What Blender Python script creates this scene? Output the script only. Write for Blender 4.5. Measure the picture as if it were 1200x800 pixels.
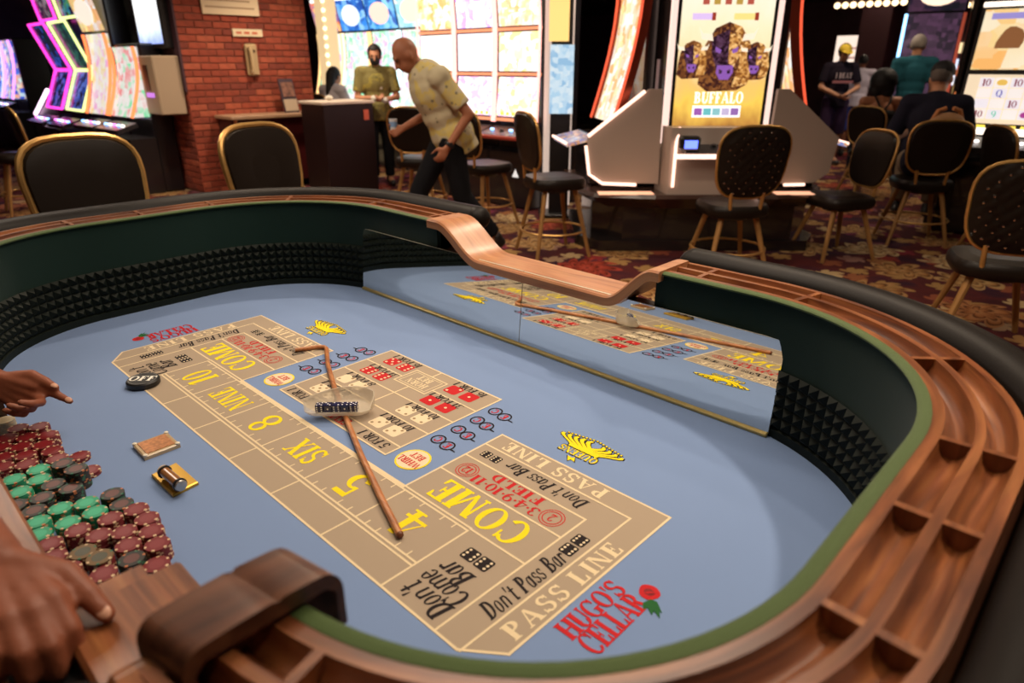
import bpy, bmesh, math, random
from mathutils import Vector, Matrix
PI = math.pi
for o in list(bpy.data.objects): bpy.data.objects.remove(o)
scene = bpy.context.scene
COL = scene.collection
random.seed(7)

# ------------------------------------------------------------------ camera
U = 0.76                      # half the length of the felt layout, in metres
FZ = 0.72                     # height of the felt above the floor
CAM = Vector((1.6277 * U, -0.5907 * U, FZ + 0.985 * U))
YAW, PITCH, FPX = 0.763, 1.180, 782.8
cam_d = bpy.data.cameras.new('camera'); cam = bpy.data.objects.new('camera', cam_d); COL.objects.link(cam)
cam.location = CAM; cam.rotation_euler = (PITCH, 0, YAW)
cam_d.sensor_width = 36; cam_d.lens = FPX / 1200 * 36; cam_d.clip_start = 0.02; cam_d.clip_end = 100
cam_d.dof.use_dof = True; cam_d.dof.focus_distance = 1.65; cam_d.dof.aperture_fstop = 3.2
scene.camera = cam

# ------------------------------------------------------------------ light and exposure
scene.view_settings.view_transform = 'Standard'; scene.view_settings.look = 'None'
scene.view_settings.gamma = 1; scene.view_settings.use_curve_mapping = False
scene.view_settings.exposure = 0.25
w = bpy.data.worlds.new('world'); scene.world = w; w.use_nodes = True
w.node_tree.nodes['Background'].inputs[0].default_value = (1.0, 0.72, 0.55, 1)
w.node_tree.nodes['Background'].inputs[1].default_value = 0.05

def spot(name, loc, target, power, color, size=0.06, angle=2.3, blend=0.8):
    l = bpy.data.lights.new(name, 'SPOT'); o = bpy.data.objects.new(name, l); COL.objects.link(o)
    o.location = loc; l.energy = power; l.color = color; l.shadow_soft_size = size
    l.spot_size = angle; l.spot_blend = blend
    o.rotation_euler = (Vector(target) - Vector(loc)).to_track_quat('-Z', 'Y').to_euler()
    return o
WARM = (1.0, 0.80, 0.60)
CEIL = 3.0
LAMPS = [  # ceiling downlights, some added to brighten brick and far people: position, power
    ((1.70, 1.46), 120), ((-1.75, 1.5), 95), ((0.15, 2.1), 50), ((1.5, -0.9), 7), ((-1.5, -1.1), 12), ((0.0, -1.75), 5), ((0.3, 0.55), 16),
    ((-3.2, 1.6), 60), ((-2.6, 4.1), 70), ((-0.5, 2.7), 60), ((-6.1, 2.4), 110), ((-6.2, 4.0), 150), ((2.2, 4.0), 26), ((0.0, 5.2), 24),  # the two strongest here are added to wash the brick
    ((-4.6, 4.2), 80), ((-3.4, 7.0), 40), ((1.8, 7.2), 26), ((-0.9, 9.2), 60), ((-2.6, 10.2), 90), ((-1.2, 12.4), 90), ((-3.0, 13.6), 90), ((-7.0, 1.2), 90)]  # the equal far lamps beyond the pod are added to brighten that region
for (lx, ly), p in LAMPS:
    spot('downlight_beam', (lx, ly, CEIL - 0.06), (lx, ly, 0), p, WARM)

FILL_PANELS = [((0.1, 0.9), 22, 1.5), ((-3.6, 0.2), 24, 1.2), ((-2.8, 5.6), 18, 1.2)]   # large soft fill panels added under the ceiling to lift the shadows
for (lx, ly), p, sz in FILL_PANELS:
    l = bpy.data.lights.new('fill_panel_light', 'AREA'); o = bpy.data.objects.new('fill_panel_light', l); COL.objects.link(o)
    l.shape = 'SQUARE'; l.size = sz; l.energy = p; l.color = (1.0, 0.83, 0.66); o.location = (lx, ly, CEIL - 0.05)

# ------------------------------------------------------------------ picture helpers: a pixel of the 1200x800 frame to a point of the place
RC = Matrix.Rotation(YAW, 3, 'Z') @ Matrix.Rotation(PITCH, 3, 'X')
def ray(px, py): return RC @ Vector(((px - 600) / FPX, -(py - 400) / FPX, -1))
def PZ(px, py, z=0.0):
    d = ray(px, py); return CAM + d * ((z - CAM.z) / d.z)
FWD = Vector((-math.sin(YAW), math.cos(YAW), 0)); RGT = Vector((math.cos(YAW), math.sin(YAW), 0))
def PD(px, py, dist):         # point on the ray of a pixel at a horizontal distance
    d = ray(px, py); return CAM + d * (dist / d.dot(FWD))
def face_rot(v): return math.atan2(v[1], v[0]) - PI / 2

# ------------------------------------------------------------------ materials
MATS = {}
GLOW = 0.55                   # overall level of everything that is lit from inside
def nodes_of(m): return m.node_tree.nodes, m.node_tree.links
def mat(name, col, rough=0.5, metal=0.0, spec=0.5, bump=0.0, bscale=200, var=0.0, vscale=8, coat=0.0, sheen=0.0, trans=0.0, ior=1.45, emit=None, es=0.0, alpha=1.0):
    if name in MATS: return MATS[name]
    m = bpy.data.materials.new(name); m.use_nodes = True; N, L = nodes_of(m)
    b = N['Principled BSDF']; MATS[name] = m
    b.inputs['Base Color'].default_value = (*col, 1); b.inputs['Roughness'].default_value = rough
    b.inputs['Metallic'].default_value = metal; b.inputs['Specular IOR Level'].default_value = spec
    b.inputs['Coat Weight'].default_value = coat; b.inputs['Sheen Weight'].default_value = sheen
    b.inputs['Transmission Weight'].default_value = trans; b.inputs['IOR'].default_value = ior
    if emit: b.inputs['Emission Color'].default_value = (*emit, 1); b.inputs['Emission Strength'].default_value = es
    tc = N.new('ShaderNodeTexCoord')
    if var > 0:
        n = N.new('ShaderNodeTexNoise'); n.inputs['Scale'].default_value = vscale; n.inputs['Detail'].default_value = 5
        L.new(tc.outputs['Object'], n.inputs['Vector'])
        r = N.new('ShaderNodeValToRGB'); L.new(n.outputs['Fac'], r.inputs['Fac'])
        r.color_ramp.elements[0].position = 0.3; r.color_ramp.elements[1].position = 0.7
        r.color_ramp.elements[0].color = (*[c * (1 - var) for c in col], 1); r.color_ramp.elements[1].color = (*[min(1, c * (1 + var)) for c in col], 1)
        L.new(r.outputs['Color'], b.inputs['Base Color'])
    if bump > 0:
        n = N.new('ShaderNodeTexNoise'); n.inputs['Scale'].default_value = bscale; n.inputs['Detail'].default_value = 3
        L.new(tc.outputs['Object'], n.inputs['Vector'])
        bp = N.new('ShaderNodeBump'); bp.inputs['Strength'].default_value = bump; bp.inputs['Distance'].default_value = 0.002
        L.new(n.outputs['Fac'], bp.inputs['Height']); L.new(bp.outputs['Normal'], b.inputs['Normal'])
    return m
def glow(name, col, s):
    if name in MATS: return MATS[name]
    m = bpy.data.materials.new(name); m.use_nodes = True; N, L = nodes_of(m); MATS[name] = m
    b = N['Principled BSDF']; b.inputs['Base Color'].default_value = (*[c * 0.5 for c in col], 1)
    b.inputs['Emission Color'].default_value = (*col, 1); b.inputs['Emission Strength'].default_value = s * GLOW
    return m
def wood(name, c0, c1, c2, rough=0.35, scale=1.0, coat=0.3):
    if name in MATS: return MATS[name]
    m = bpy.data.materials.new(name); m.use_nodes = True; N, L = nodes_of(m); MATS[name] = m; b = N['Principled BSDF']
    at = N.new('ShaderNodeAttribute'); at.attribute_name = 'grain'
    mp = N.new('ShaderNodeMapping'); mp.inputs['Scale'].default_value = (3.0 * scale, 26 * scale, 26 * scale)
    L.new(at.outputs['Vector'], mp.inputs['Vector'])
    n1 = N.new('ShaderNodeTexNoise'); n1.inputs['Scale'].default_value = 1.3; n1.inputs['Detail'].default_value = 6; n1.inputs['Distortion'].default_value = 1.2
    L.new(mp.outputs['Vector'], n1.inputs['Vector'])
    r = N.new('ShaderNodeValToRGB'); e = r.color_ramp.elements
    e[0].position = 0.32; e[0].color = (*c0, 1); e[1].position = 0.72; e[1].color = (*c2, 1)
    x = e.new(0.5); x.color = (*c1, 1); L.new(n1.outputs['Fac'], r.inputs['Fac'])
    n2 = N.new('ShaderNodeTexNoise'); n2.inputs['Scale'].default_value = 5; n2.inputs['Detail'].default_value = 4
    L.new(mp.outputs['Vector'], n2.inputs['Vector'])
    mx = N.new('ShaderNodeMix'); mx.data_type = 'RGBA'; mx.blend_type = 'MULTIPLY'; mx.inputs[0].default_value = 0.45
    L.new(r.outputs['Color'], mx.inputs[6]); L.new(n2.outputs['Color'], mx.inputs[7])
    hs = N.new('ShaderNodeHueSaturation'); hs.inputs['Value'].default_value = 1.35; L.new(mx.outputs[2], hs.inputs['Color'])
    bw = N.new('ShaderNodeMix'); bw.data_type = 'RGBA'; bw.inputs[0].default_value = 0.6
    L.new(hs.outputs['Color'], bw.inputs[6]); L.new(r.outputs['Color'], bw.inputs[7])
    L.new(bw.outputs[2], b.inputs['Base Color'])
    b.inputs['Roughness'].default_value = rough; b.inputs['Coat Weight'].default_value = coat; b.inputs['Coat Roughness'].default_value = 0.25
    return m
def screen(name, cols, strength, scale=4.0, seed=0.0, kind='mix'):
    """a lit game screen: procedural blocks, blobs and streaks of the given colours"""
    if name in MATS: return MATS[name]
    m = bpy.data.materials.new(name); m.use_nodes = True; N, L = nodes_of(m); MATS[name] = m; b = N['Principled BSDF']
    tc = N.new('ShaderNodeTexCoord'); mp = N.new('ShaderNodeMapping'); mp.inputs['Location'].default_value = (seed, seed * 1.7, seed * 0.3)
    L.new(tc.outputs['Object'], mp.inputs['Vector'])
    v = N.new('ShaderNodeTexVoronoi'); v.inputs['Scale'].default_value = scale * 3.2; v.distance = 'CHEBYCHEV'
    L.new(mp.outputs['Vector'], v.inputs['Vector'])
    n = N.new('ShaderNodeTexNoise'); n.inputs['Scale'].default_value = scale; n.inputs['Detail'].default_value = 4; n.inputs['Distortion'].default_value = 0.2
    L.new(mp.outputs['Vector'], n.inputs['Vector'])
    sx = N.new('ShaderNodeSeparateColor'); L.new(v.outputs['Color'], sx.inputs['Color'])
    mx = N.new('ShaderNodeMix'); mx.inputs[0].default_value = 0.62 if kind == 'mix' else 0.12
    L.new(n.outputs['Fac'], mx.inputs[2]); L.new(sx.outputs['Red'], mx.inputs[3])
    r = N.new('ShaderNodeValToRGB'); e = r.color_ramp.elements
    k = len(cols)
    e[0].position = 0.28; e[0].color = (*cols[0], 1); e[1].position = 0.75; e[1].color = (*cols[-1], 1)
    for i in range(1, k - 1):
        x = e.new(0.28 + 0.47 * i / (k - 1)); x.color = (*cols[i], 1)
    L.new(mx.outputs[0], r.inputs['Fac'])
    b.inputs['Base Color'].default_value = (0.02, 0.02, 0.02, 1); b.inputs['Roughness'].default_value = 0.15
    L.new(r.outputs['Color'], b.inputs['Emission Color']); b.inputs['Emission Strength'].default_value = strength * GLOW
    return m

# ------------------------------------------------------------------ mesh builder
class MB:
    def __init__(s): s.v = []; s.f = []; s.m = []; s.s = []; s.g = {}; s.T = Matrix.Identity(4)
    def add(s, vs, fs, mi=0, sm=False, grain=None):
        k = len(s.v)
        for i, p in enumerate(vs):
            s.v.append(s.T @ Vector(p))
            if grain: s.g[k + i] = grain[i]
        for f in fs: s.f.append(tuple(k + i for i in f)); s.m.append(mi); s.s.append(sm)
        return s
    def box(s, lo, hi, mi=0, bev=0.0):
        (x0, y0, z0), (x1, y1, z1) = lo, hi
        if bev <= 0:
            vs = [(x, y, z) for z in (z0, z1) for x, y in ((x0, y0), (x1, y0), (x1, y1), (x0, y1))]
            return s.add(vs, [(3, 2, 1, 0), (4, 5, 6, 7), (0, 1, 5, 4), (1, 2, 6, 5), (2, 3, 7, 6), (3, 0, 4, 7)], mi)
        b = min(bev, (x1 - x0) / 2.01, (y1 - y0) / 2.01, (z1 - z0) / 2.01)
        o = [(x0 + b, y0), (x1 - b, y0), (x1, y0 + b), (x1, y1 - b), (x1 - b, y1), (x0 + b, y1), (x0, y1 - b), (x0, y0 + b)]
        i = [(x0 + b, y0 + b), (x1 - b, y0 + b), (x1 - b, y0 + b), (x1 - b, y1 - b), (x1 - b, y1 - b), (x0 + b, y1 - b), (x0 + b, y1 - b), (x0 + b, y0 + b)]
        R = [[(*p, z0) for p in i], [(*p, z0 + b) for p in o], [(*p, z1 - b) for p in o], [(*p, z1) for p in i]]
        vs = sum(R, []); fs = []
        for k in range(3):
            for j in range(8):
                a = k * 8 + j; c = k * 8 + (j + 1) % 8; fs.append((a, c, c + 8, a + 8))
        fs.append((7, 5, 3, 1)); fs.append((24, 26, 28, 30))
        return s.add(vs, fs, mi)
    def prism(s, poly, z0, z1, mi=0, sm=False):
        n = len(poly)
        a = sum(poly[i][0] * poly[(i + 1) % n][1] - poly[(i + 1) % n][0] * poly[i][1] for i in range(n))
        if a < 0: poly = poly[::-1]
        vs = [(*p, z0) for p in poly] + [(*p, z1) for p in poly]
        s.add(vs, [tuple(range(n - 1, -1, -1)), tuple(range(n, 2 * n))], mi)
        s.add(vs, [(i, (i + 1) % n, n + (i + 1) % n, n + i) for i in range(n)], mi, sm); return s
    def flat(s, poly, z=0.0, mi=0):
        n = len(poly); a = sum(poly[i][0] * poly[(i + 1) % n][1] - poly[(i + 1) % n][0] * poly[i][1] for i in range(n))
        if a < 0: poly = poly[::-1]
        return s.add([(*p, z) for p in poly], [tuple(range(n))], mi)
    def tube(s, pts, r, n=8, mi=0, closed=False, caps=True, sm=True):
        pts = [Vector(p) for p in pts]; K = len(pts); rs = r if isinstance(r, (list, tuple)) else [r] * K
        vs = []; up = None
        for i, p in enumerate(pts):
            if closed: d = pts[(i + 1) % K] - pts[i - 1]
            else: d = pts[min(i + 1, K - 1)] - pts[max(i - 1, 0)]
            d.normalize()
            if up is None: up = Vector((0, 0, 1)) if abs(d.z) < 0.9 else Vector((1, 0, 0))
            x = d.cross(up); x.normalize(); y = x.cross(d); up = y
            for j in range(n):
                a = 2 * PI * j / n; vs.append(p + (x * math.cos(a) + y * math.sin(a)) * rs[i])
        fs = []
        for i in range(K if closed else K - 1):
            for j in range(n):
                a = i * n + j; b = i * n + (j + 1) % n; c = ((i + 1) % K) * n
                fs.append((a, b, c + (j + 1) % n, c + j))
        s.add(vs, fs, mi, sm)
        if caps and not closed: s.add(vs, [tuple(range(n - 1, -1, -1)), tuple(range((K - 1) * n, K * n))], mi)
        return s
    def lathe(s, prof, n=16, mi=0, c=(0, 0, 0), sm=True, axis=None):
        M = Matrix.Translation(Vector(c))
        if axis is not None: M = M @ Vector(axis).to_track_quat('Z', 'Y').to_matrix().to_4x4()
        vs = []
        for r, z in prof:
            for j in range(n): a = 2 * PI * j / n; vs.append(M @ Vector((r * math.cos(a), r * math.sin(a), z)))
        fs = [(i * n + j, i * n + (j + 1) % n, (i + 1) * n + (j + 1) % n, (i + 1) * n + j) for i in range(len(prof) - 1) for j in range(n)]
        s.add(vs, fs, mi, sm)
        if prof[0][0] > 1e-6: s.add(vs[:n], [tuple(range(n - 1, -1, -1))], mi)
        if prof[-1][0] > 1e-6: s.add(vs[-n:], [tuple(range(n))], mi)
        return s
    def ell(s, c, r, M=None, n=12, k=8, mi=0):
        M = M or Matrix.Identity(3); c = Vector(c); vs = []
        for i in range(k + 1):
            t = PI * i / k
            for j in range(n):
                a = 2 * PI * j / n
                vs.append(c + M @ Vector((r[0] * math.sin(t) * math.cos(a), r[1] * math.sin(t) * math.sin(a), -r[2] * math.cos(t))))
        s.add(vs, [(i * n + j, i * n + (j + 1) % n, (i + 1) * n + (j + 1) % n, (i + 1) * n + j) for i in range(k) for j in range(n)], mi, True); return s
    def cap(s, p0, p1, r0, r1=None, n=10, mi=0):
        r1 = r0 if r1 is None else r1; p0 = Vector(p0); p1 = Vector(p1); L = (p1 - p0).length
        pr = [(r0 * math.sin(t), -r0 * math.cos(t)) for t in (0.0, 0.5, 1.0, 1.35)] + [(r1 * math.cos(t), L + r1 * math.sin(t)) for t in (0.0, 0.4, 0.8, 1.2, PI / 2)]
        return s.lathe(pr, n, mi, p0, True, p1 - p0) if L > 1e-6 else s.ell(p0, (r0, r0, r0))
    def cone(s, p0, p1, r0, r1, n=12, mi=0):
        p0 = Vector(p0); p1 = Vector(p1); return s.lathe([(r0, 0), (r1, (p1 - p0).length)], n, mi, p0, True, p1 - p0)
    def build(s, name, mats, parent=None, world=False, sharp=0.7, **tags):
        vs = s.v
        if world and parent is not None:
            M = acc(parent).inverted(); vs = [M @ p for p in vs]
        me = bpy.data.meshes.new(name); me.from_pydata([tuple(p) for p in vs], [], s.f)
        for m_ in (mats if isinstance(mats, (list, tuple)) else [mats]): me.materials.append(m_)
        me.polygons.foreach_set('material_index', s.m); me.polygons.foreach_set('use_smooth', s.s)
        gr = me.attributes.new('grain', 'FLOAT_VECTOR', 'POINT')
        flat = []
        for i, p in enumerate(vs): flat.extend(s.g.get(i, p))
        gr.data.foreach_set('vector', flat)
        me.update()
        if any(s.s): me.set_sharp_from_angle(angle=sharp)
        o = bpy.data.objects.new(name, me); COL.objects.link(o); o.parent = parent
        for k, v_ in tags.items(): o[k] = v_
        return o
def acc(o):
    M = Matrix.Identity(4)
    while o is not None:
        M = Matrix.LocRotScale(o.location, o.rotation_euler, o.scale) @ M; o = o.parent
    return M
def thing(name, label, cat, loc=(0, 0, 0), rz=0.0, group=None):
    o = bpy.data.objects.new(name, None); COL.objects.link(o); o.empty_display_size = 0.1
    o.location = loc; o.rotation_euler = (0, 0, rz); o['label'] = label; o['category'] = cat
    if group: o['group'] = group
    return o
def tag(o, label, cat, group=None):
    o['label'] = label; o['category'] = cat
    if group: o['group'] = group
    return o
def copy_tree(o, parent=None):
    c = o.copy(); COL.objects.link(c); c.parent = parent
    for ch in [x for x in CH.get(o, list(o.children))]: copy_tree(ch, c)
    return c
CH = {}
def struct(o): o['kind'] = 'structure'; return o
def qz(a): return Matrix.Rotation(a, 4, 'Z')
def lerp(a, b, t): return a + (b - a) * t
def ease(t): t = max(0, min(1, t)); return t * t * (3 - 2 * t)

# shared materials
M_BLACK = mat('black_plastic', (0.012, 0.011, 0.012), 0.35)
M_LEATH = mat('black_leather', (0.012, 0.008, 0.006), 0.36, spec=0.24, bump=0.25, bscale=260)
M_PAD = mat('black_vinyl', (0.008, 0.006, 0.005), 0.46, spec=0.16, bump=0.15, bscale=300)
M_BRASS = mat('brass_frame', (0.62, 0.36, 0.12), 0.35, metal=0.75, var=0.15, vscale=14)
M_GOLDW = mat('gold_leg', (0.36, 0.185, 0.06), 0.38, metal=0.25, var=0.15)
M_STUD = mat('chrome_stud', (0.75, 0.7, 0.62), 0.2, metal=1.0)
M_WHITE = mat('white_panel', (0.62, 0.53, 0.47), 0.4)
M_STEEL = mat('steel', (0.5, 0.48, 0.46), 0.3, metal=0.9)
M_WALNUT = wood('walnut', (0.095, 0.026, 0.009), (0.21, 0.066, 0.021), (0.37, 0.138, 0.046))
M_DKWOOD = wood('dark_walnut', (0.03, 0.011, 0.006), (0.055, 0.02, 0.01), (0.09, 0.034, 0.017))
M_GREEN = mat('green_lining', (0.003, 0.019, 0.014), 0.8, spec=0.25, bump=0.3, bscale=700, sheen=0.1)
M_LIP = mat('green_lip', (0.058, 0.098, 0.020), 0.6, spec=0.3, bump=0.4, bscale=900, sheen=0.2)
M_RUBBER = mat('black_rubber', (0.006, 0.010, 0.007), 0.6, spec=0.25)
# ================================================================== the setting
def carpet():
    m = bpy.data.materials.new('casino_carpet'); m.use_nodes = True; N, L = nodes_of(m); b = N['Principled BSDF']
    tc = N.new('ShaderNodeTexCoord')
    dn = N.new('ShaderNodeTexNoise'); dn.inputs['Scale'].default_value = 2.2; L.new(tc.outputs['Object'], dn.inputs['Vector'])
    def math_(op, a, b2=None, c=None):
        n = N.new('ShaderNodeMath'); n.operation = op
        for i, x in enumerate((a, b2, c)):
            if x is None: continue
            if isinstance(x, (int, float)): n.inputs[i].default_value = x
            else: L.new(x, n.inputs[i])
        return n.outputs[0]
    def vmath(op, a, b2):
        n = N.new('ShaderNodeVectorMath'); n.operation = op
        for i, x in enumerate((a, b2)):
            if isinstance(x, tuple): n.inputs[i].default_value = x
            else: L.new(x, n.inputs[i])
        return n.outputs[0]
    def mixc(f, a, c):
        n = N.new('ShaderNodeMix'); n.data_type = 'RGBA'; L.new(f, n.inputs[0])
        for i, x in ((6, a), (7, c)):
            if isinstance(x, tuple): n.inputs[i].default_value = (*x, 1)
            else: L.new(x, n.inputs[i])
        return n.outputs[2]
    def ramp(f, st):
        r = N.new('ShaderNodeValToRGB'); e = r.color_ramp.elements; L.new(f, r.inputs['Fac'])
        e[0].position, e[0].color = st[0][0], (*st[0][1], 1); e[1].position, e[1].color = st[-1][0], (*st[-1][1], 1)
        for p, c in st[1:-1]: x = e.new(p); x.color = (*c, 1)
        return r.outputs['Color']
    def flowers(scale, petals, r0, seed):
        sc = N.new('ShaderNodeMapping'); sc.inputs['Scale'].default_value = (scale,) * 3; sc.inputs['Location'].default_value = (seed, seed * 2, 0)
        L.new(tc.outputs['Object'], sc.inputs['Vector'])
        v = N.new('ShaderNodeTexVoronoi'); v.voronoi_dimensions = '2D'; v.inputs['Randomness'].default_value = 0.75; v.inputs['Scale'].default_value = 1
        L.new(sc.outputs['Vector'], v.inputs['Vector'])
        d = vmath('SUBTRACT', sc.outputs['Vector'], v.outputs['Position'])
        wob = vmath('MULTIPLY', dn.outputs['Color'], (0.35, 0.35, 0)); d = vmath('ADD', vmath('ADD', d, wob), (-0.17, -0.17, 0))
        s = N.new('ShaderNodeSeparateXYZ'); L.new(d, s.inputs[0])
        ang = math_('ARCTAN2', s.outputs[1], s.outputs[0]); rad = math_('SQRT', math_('ADD', math_('MULTIPLY', s.outputs[0], s.outputs[0]), math_('MULTIPLY', s.outputs[1], s.outputs[1])))
        sw = math_('ADD', math_('MULTIPLY', ang, petals), math_('MULTIPLY', rad, 7.0))
        pet = math_('ADD', math_('MULTIPLY', math_('ABSOLUTE', math_('SINE', sw)), 0.5), 0.5)
        q = math_('DIVIDE', rad, math_('MULTIPLY', pet, r0))          # < 1 inside the petals
        mask = math_('LESS_THAN', q, 1.0)
        inner = math_('FRACT', math_('MULTIPLY', q, 2.6))
        hue = N.new('ShaderNodeSeparateColor'); L.new(v.outputs['Color'], hue.inputs['Color'])
        return mask, q, inner, hue.outputs['Red']
    base = ramp(dn.outputs['Fac'], [(0.35, (0.045, 0.010, 0.014)), (0.5, (0.085, 0.016, 0.016)), (0.62, (0.030, 0.010, 0.022)), (0.7, (0.075, 0.018, 0.030))])
    m1, q1, i1, h1 = flowers(1.6, 4.0, 0.42, 0.4)
    c1 = ramp(h1, [(0.2, (0.42, 0.27, 0.12)), (0.45, (0.36, 0.20, 0.08)), (0.62, (0.32, 0.035, 0.025)), (0.85, (0.48, 0.36, 0.2))])
    sh = ramp(i1, [(0.0, (0.10, 0.03, 0.02)), (0.25, (1, 1, 1)), (0.75, (0.8, 0.65, 0.5)), (1.0, (0.22, 0.1, 0.06))])
    mm = N.new('ShaderNodeMix'); mm.data_type = 'RGBA'; mm.blend_type = 'MULTIPLY'; mm.inputs[0].default_value = 1; L.new(c1, mm.inputs[6]); L.new(sh, mm.inputs[7])
    m2, q2, i2, h2 = flowers(3.4, 2.5, 0.36, 3.1)
    c2 = ramp(h2, [(0.25, (0.30, 0.17, 0.06)), (0.5, (0.20, 0.02, 0.02)), (0.75, (0.14, 0.03, 0.07)), (0.9, (0.40, 0.28, 0.14))])
    col = mixc(m2, base, c2); col = mixc(m1, col, mm.outputs[2])
    L.new(col, b.inputs['Base Color']); b.inputs['Roughness'].default_value = 0.95; b.inputs['Specular IOR Level'].default_value = 0.15
    nb = N.new('ShaderNodeTexNoise'); nb.inputs['Scale'].default_value = 220; L.new(tc.outputs['Object'], nb.inputs['Vector'])
    bp = N.new('ShaderNodeBump'); bp.inputs['Strength'].default_value = 0.5; bp.inputs['Distance'].default_value = 0.004; L.new(nb.outputs['Fac'], bp.inputs['Height']); L.new(bp.outputs['Normal'], b.inputs['Normal'])
    return m
X0, X1, Y0, Y1 = -17.0, 6.0, -5.0, 19.0
struct(MB().box((X0, Y0, -0.1), (X1, Y1, 0)).build('floor', carpet()))
M_CEIL = mat('ceiling_paint', (0.10, 0.065, 0.055), 0.8, var=0.1, vscale=2)
struct(MB().box((X0, Y0, CEIL), (X1, Y1, CEIL + 0.1)).build('ceiling', M_CEIL))
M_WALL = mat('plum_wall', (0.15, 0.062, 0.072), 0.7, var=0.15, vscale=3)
struct(MB().box((X0 - 0.1, Y0, 0), (X0, Y1, CEIL)).build('wall_left', M_WALL))
struct(MB().box((X1, Y0, 0), (X1 + 0.1, Y1, CEIL)).build('wall_right', M_WALL))
struct(MB().box((X0, Y1, 0), (X1, Y1 + 0.1, CEIL)).build('wall_back', M_WALL))
struct(MB().box((X0, Y0 - 0.1, 0), (X1, Y0, CEIL)).build('wall_front', M_WALL))

# ceiling downlights, the added ones among them
WHERE = ['over the near right corner of the craps table', 'over the far right corner of the craps table', 'above the mirror side of the craps table', 'behind the near end of the craps table', 'over the far dealer corner of the craps table', 'behind the dealer', 'over the middle of the blue felt',
    'over the stool before the counter', 'over the walking man', 'between the craps table and the buffalo game', 'added before the orange-edged games to wash the brick', 'added before the brick pillar to brighten it', 'to the right of the armrest', 'over the studded stools', 'before the three-screen games', 'behind the three-screen games', 'right of the number game', 'over the seated woman',
    'added to brighten the man in the yellow cap', 'added to brighten the far snack display', 'added to brighten the far mauve column', 'before the neon framed games']
dl = thing('ceiling_downlight', 'round recessed ceiling downlight ' + WHERE[0], 'downlight', (LAMPS[0][0][0], LAMPS[0][0][1], CEIL), 0, 'recessed ceiling downlights')
MB().lathe([(0.10, -0.004), (0.10, -0.012), (0.075, -0.014), (0.07, -0.006), (0.07, -0.001)], 20).build('trim_ring', M_STEEL, dl)
MB().lathe([(0.0, -0.0035), (0.068, -0.0035)], 20).build('lens', glow('lamp_lens', (1, 0.85, 0.65), 12), dl)
for k, ((lx, ly), p) in enumerate(LAMPS[1:]):
    c = copy_tree(dl); c.location = (lx, ly, CEIL); c['label'] = 'round recessed ceiling downlight ' + WHERE[k + 1]

for k, ((lx, ly), p, sz) in enumerate(FILL_PANELS):
    t_ = thing('added_fill_panel', ('square soft light panel added as fill over the craps table', 'square soft light panel added as fill over the stools', 'square soft light panel added as fill over the aisle')[k], 'light panel', (lx, ly, CEIL))
    for a in range(4):
        m_ = MB(); m_.T = qz(a * PI / 2); m_.box((-sz / 2 - .04, -sz / 2 - .04, -.04), (sz / 2 + .04, -sz / 2, -.001)); m_.build('frame_side', M_STEEL, t_)
    MB().box((-sz / 2, -sz / 2, -.03), (sz / 2, sz / 2, -.02)).build('diffuser', glow('fill_diffuser_lit', (1, .85, .68), 3), t_)
# ---- brick pillar: mortar core, bricks as pieces
PX, PY0, PY1, PXL = -7.30, 2.96, 4.62, -8.9
M_MORT = mat('mortar', (0.20, 0.085, 0.055), 0.9)
pil = MB().box((PXL, PY0 + 0.012, 0), (PX - 0.012, PY1, CEIL)).build('wall_pillar', M_MORT); struct(pil)
BR = [mat('brick_%d' % i, c, 0.85, bump=0.5, bscale=60, var=0.2, vscale=12) for i, c in enumerate([(0.30, 0.058, 0.028), (0.24, 0.045, 0.022), (0.36, 0.082, 0.040), (0.19, 0.038, 0.022)])]
bm_ = [MB().box((-0.006, -0.1, -0.0325), (0.012, 0.1, 0.0325), bev=0.004).build('brick', BR[i], pil) for i in range(4)]
used = [False] * 4
def brick(loc, rz, sy=1.0):
    k = random.choice([0, 0, 1, 1, 2, 3])
    if not used[k]: o = bm_[k]; used[k] = True
    else: o = bm_[k].copy(); COL.objects.link(o); o.parent = pil
    o.location = loc; o.rotation_euler = (0, 0, rz); o.scale = (random.uniform(0.7, 1.15), sy, 1)
for c in range(24):
    z = 0.86 + c * 0.0755; off = 0.107 if c % 2 else 0.0; y = PY0 + 0.0 - off
    while y < PY1 - 0.02:
        a, b = max(y, PY0 + 0.004), min(y + 0.209, PY1)
        if b - a > 0.03 and z < 2.62: brick((PX - 0.012, (a + b) / 2, z), 0, (b - a) / 0.2 * 0.985)
        y += 0.214
for c in range(11):
    z = 0.03 + c * 0.0755; off = 0.107 if c % 2 else 0.0; y = PY0 - off
    while y < PY0 + .36:
        a, b = max(y, PY0 + 0.004), y + 0.209
        if b - a > 0.03: brick((PX - 0.012, (a + b) / 2, z), 0, (b - a) / 0.2 * 0.985)
        y += 0.214
for c in range(15):
    z = 0.06 + c * 0.0755; off = 0.107 if c % 2 else 0.0; x = PX - 0.004 + off
    n = 0
    while n < 8:
        b, a = min(x, PX - 0.004), x - 0.209
        if b - a > 0.03: brick(((a + b) / 2, PY0 + 0.012, z), -PI / 2, (b - a) / 0.2 * 0.985)
        x -= 0.214; n += 1
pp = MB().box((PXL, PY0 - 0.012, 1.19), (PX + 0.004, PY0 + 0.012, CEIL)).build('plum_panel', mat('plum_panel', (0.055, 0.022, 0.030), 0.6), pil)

# far walls and columns of the room beyond
struct(MB().box((-3.9, 15.3, 0), (0.6, 15.6, CEIL)).build('wall_partition', M_WALL))
struct(MB().box((-3.45, 13.6, 0), (-2.95, 14.1, CEIL)).build('wall_column', mat('mauve_column', (0.14, 0.06, 0.075), 0.7)))
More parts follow.
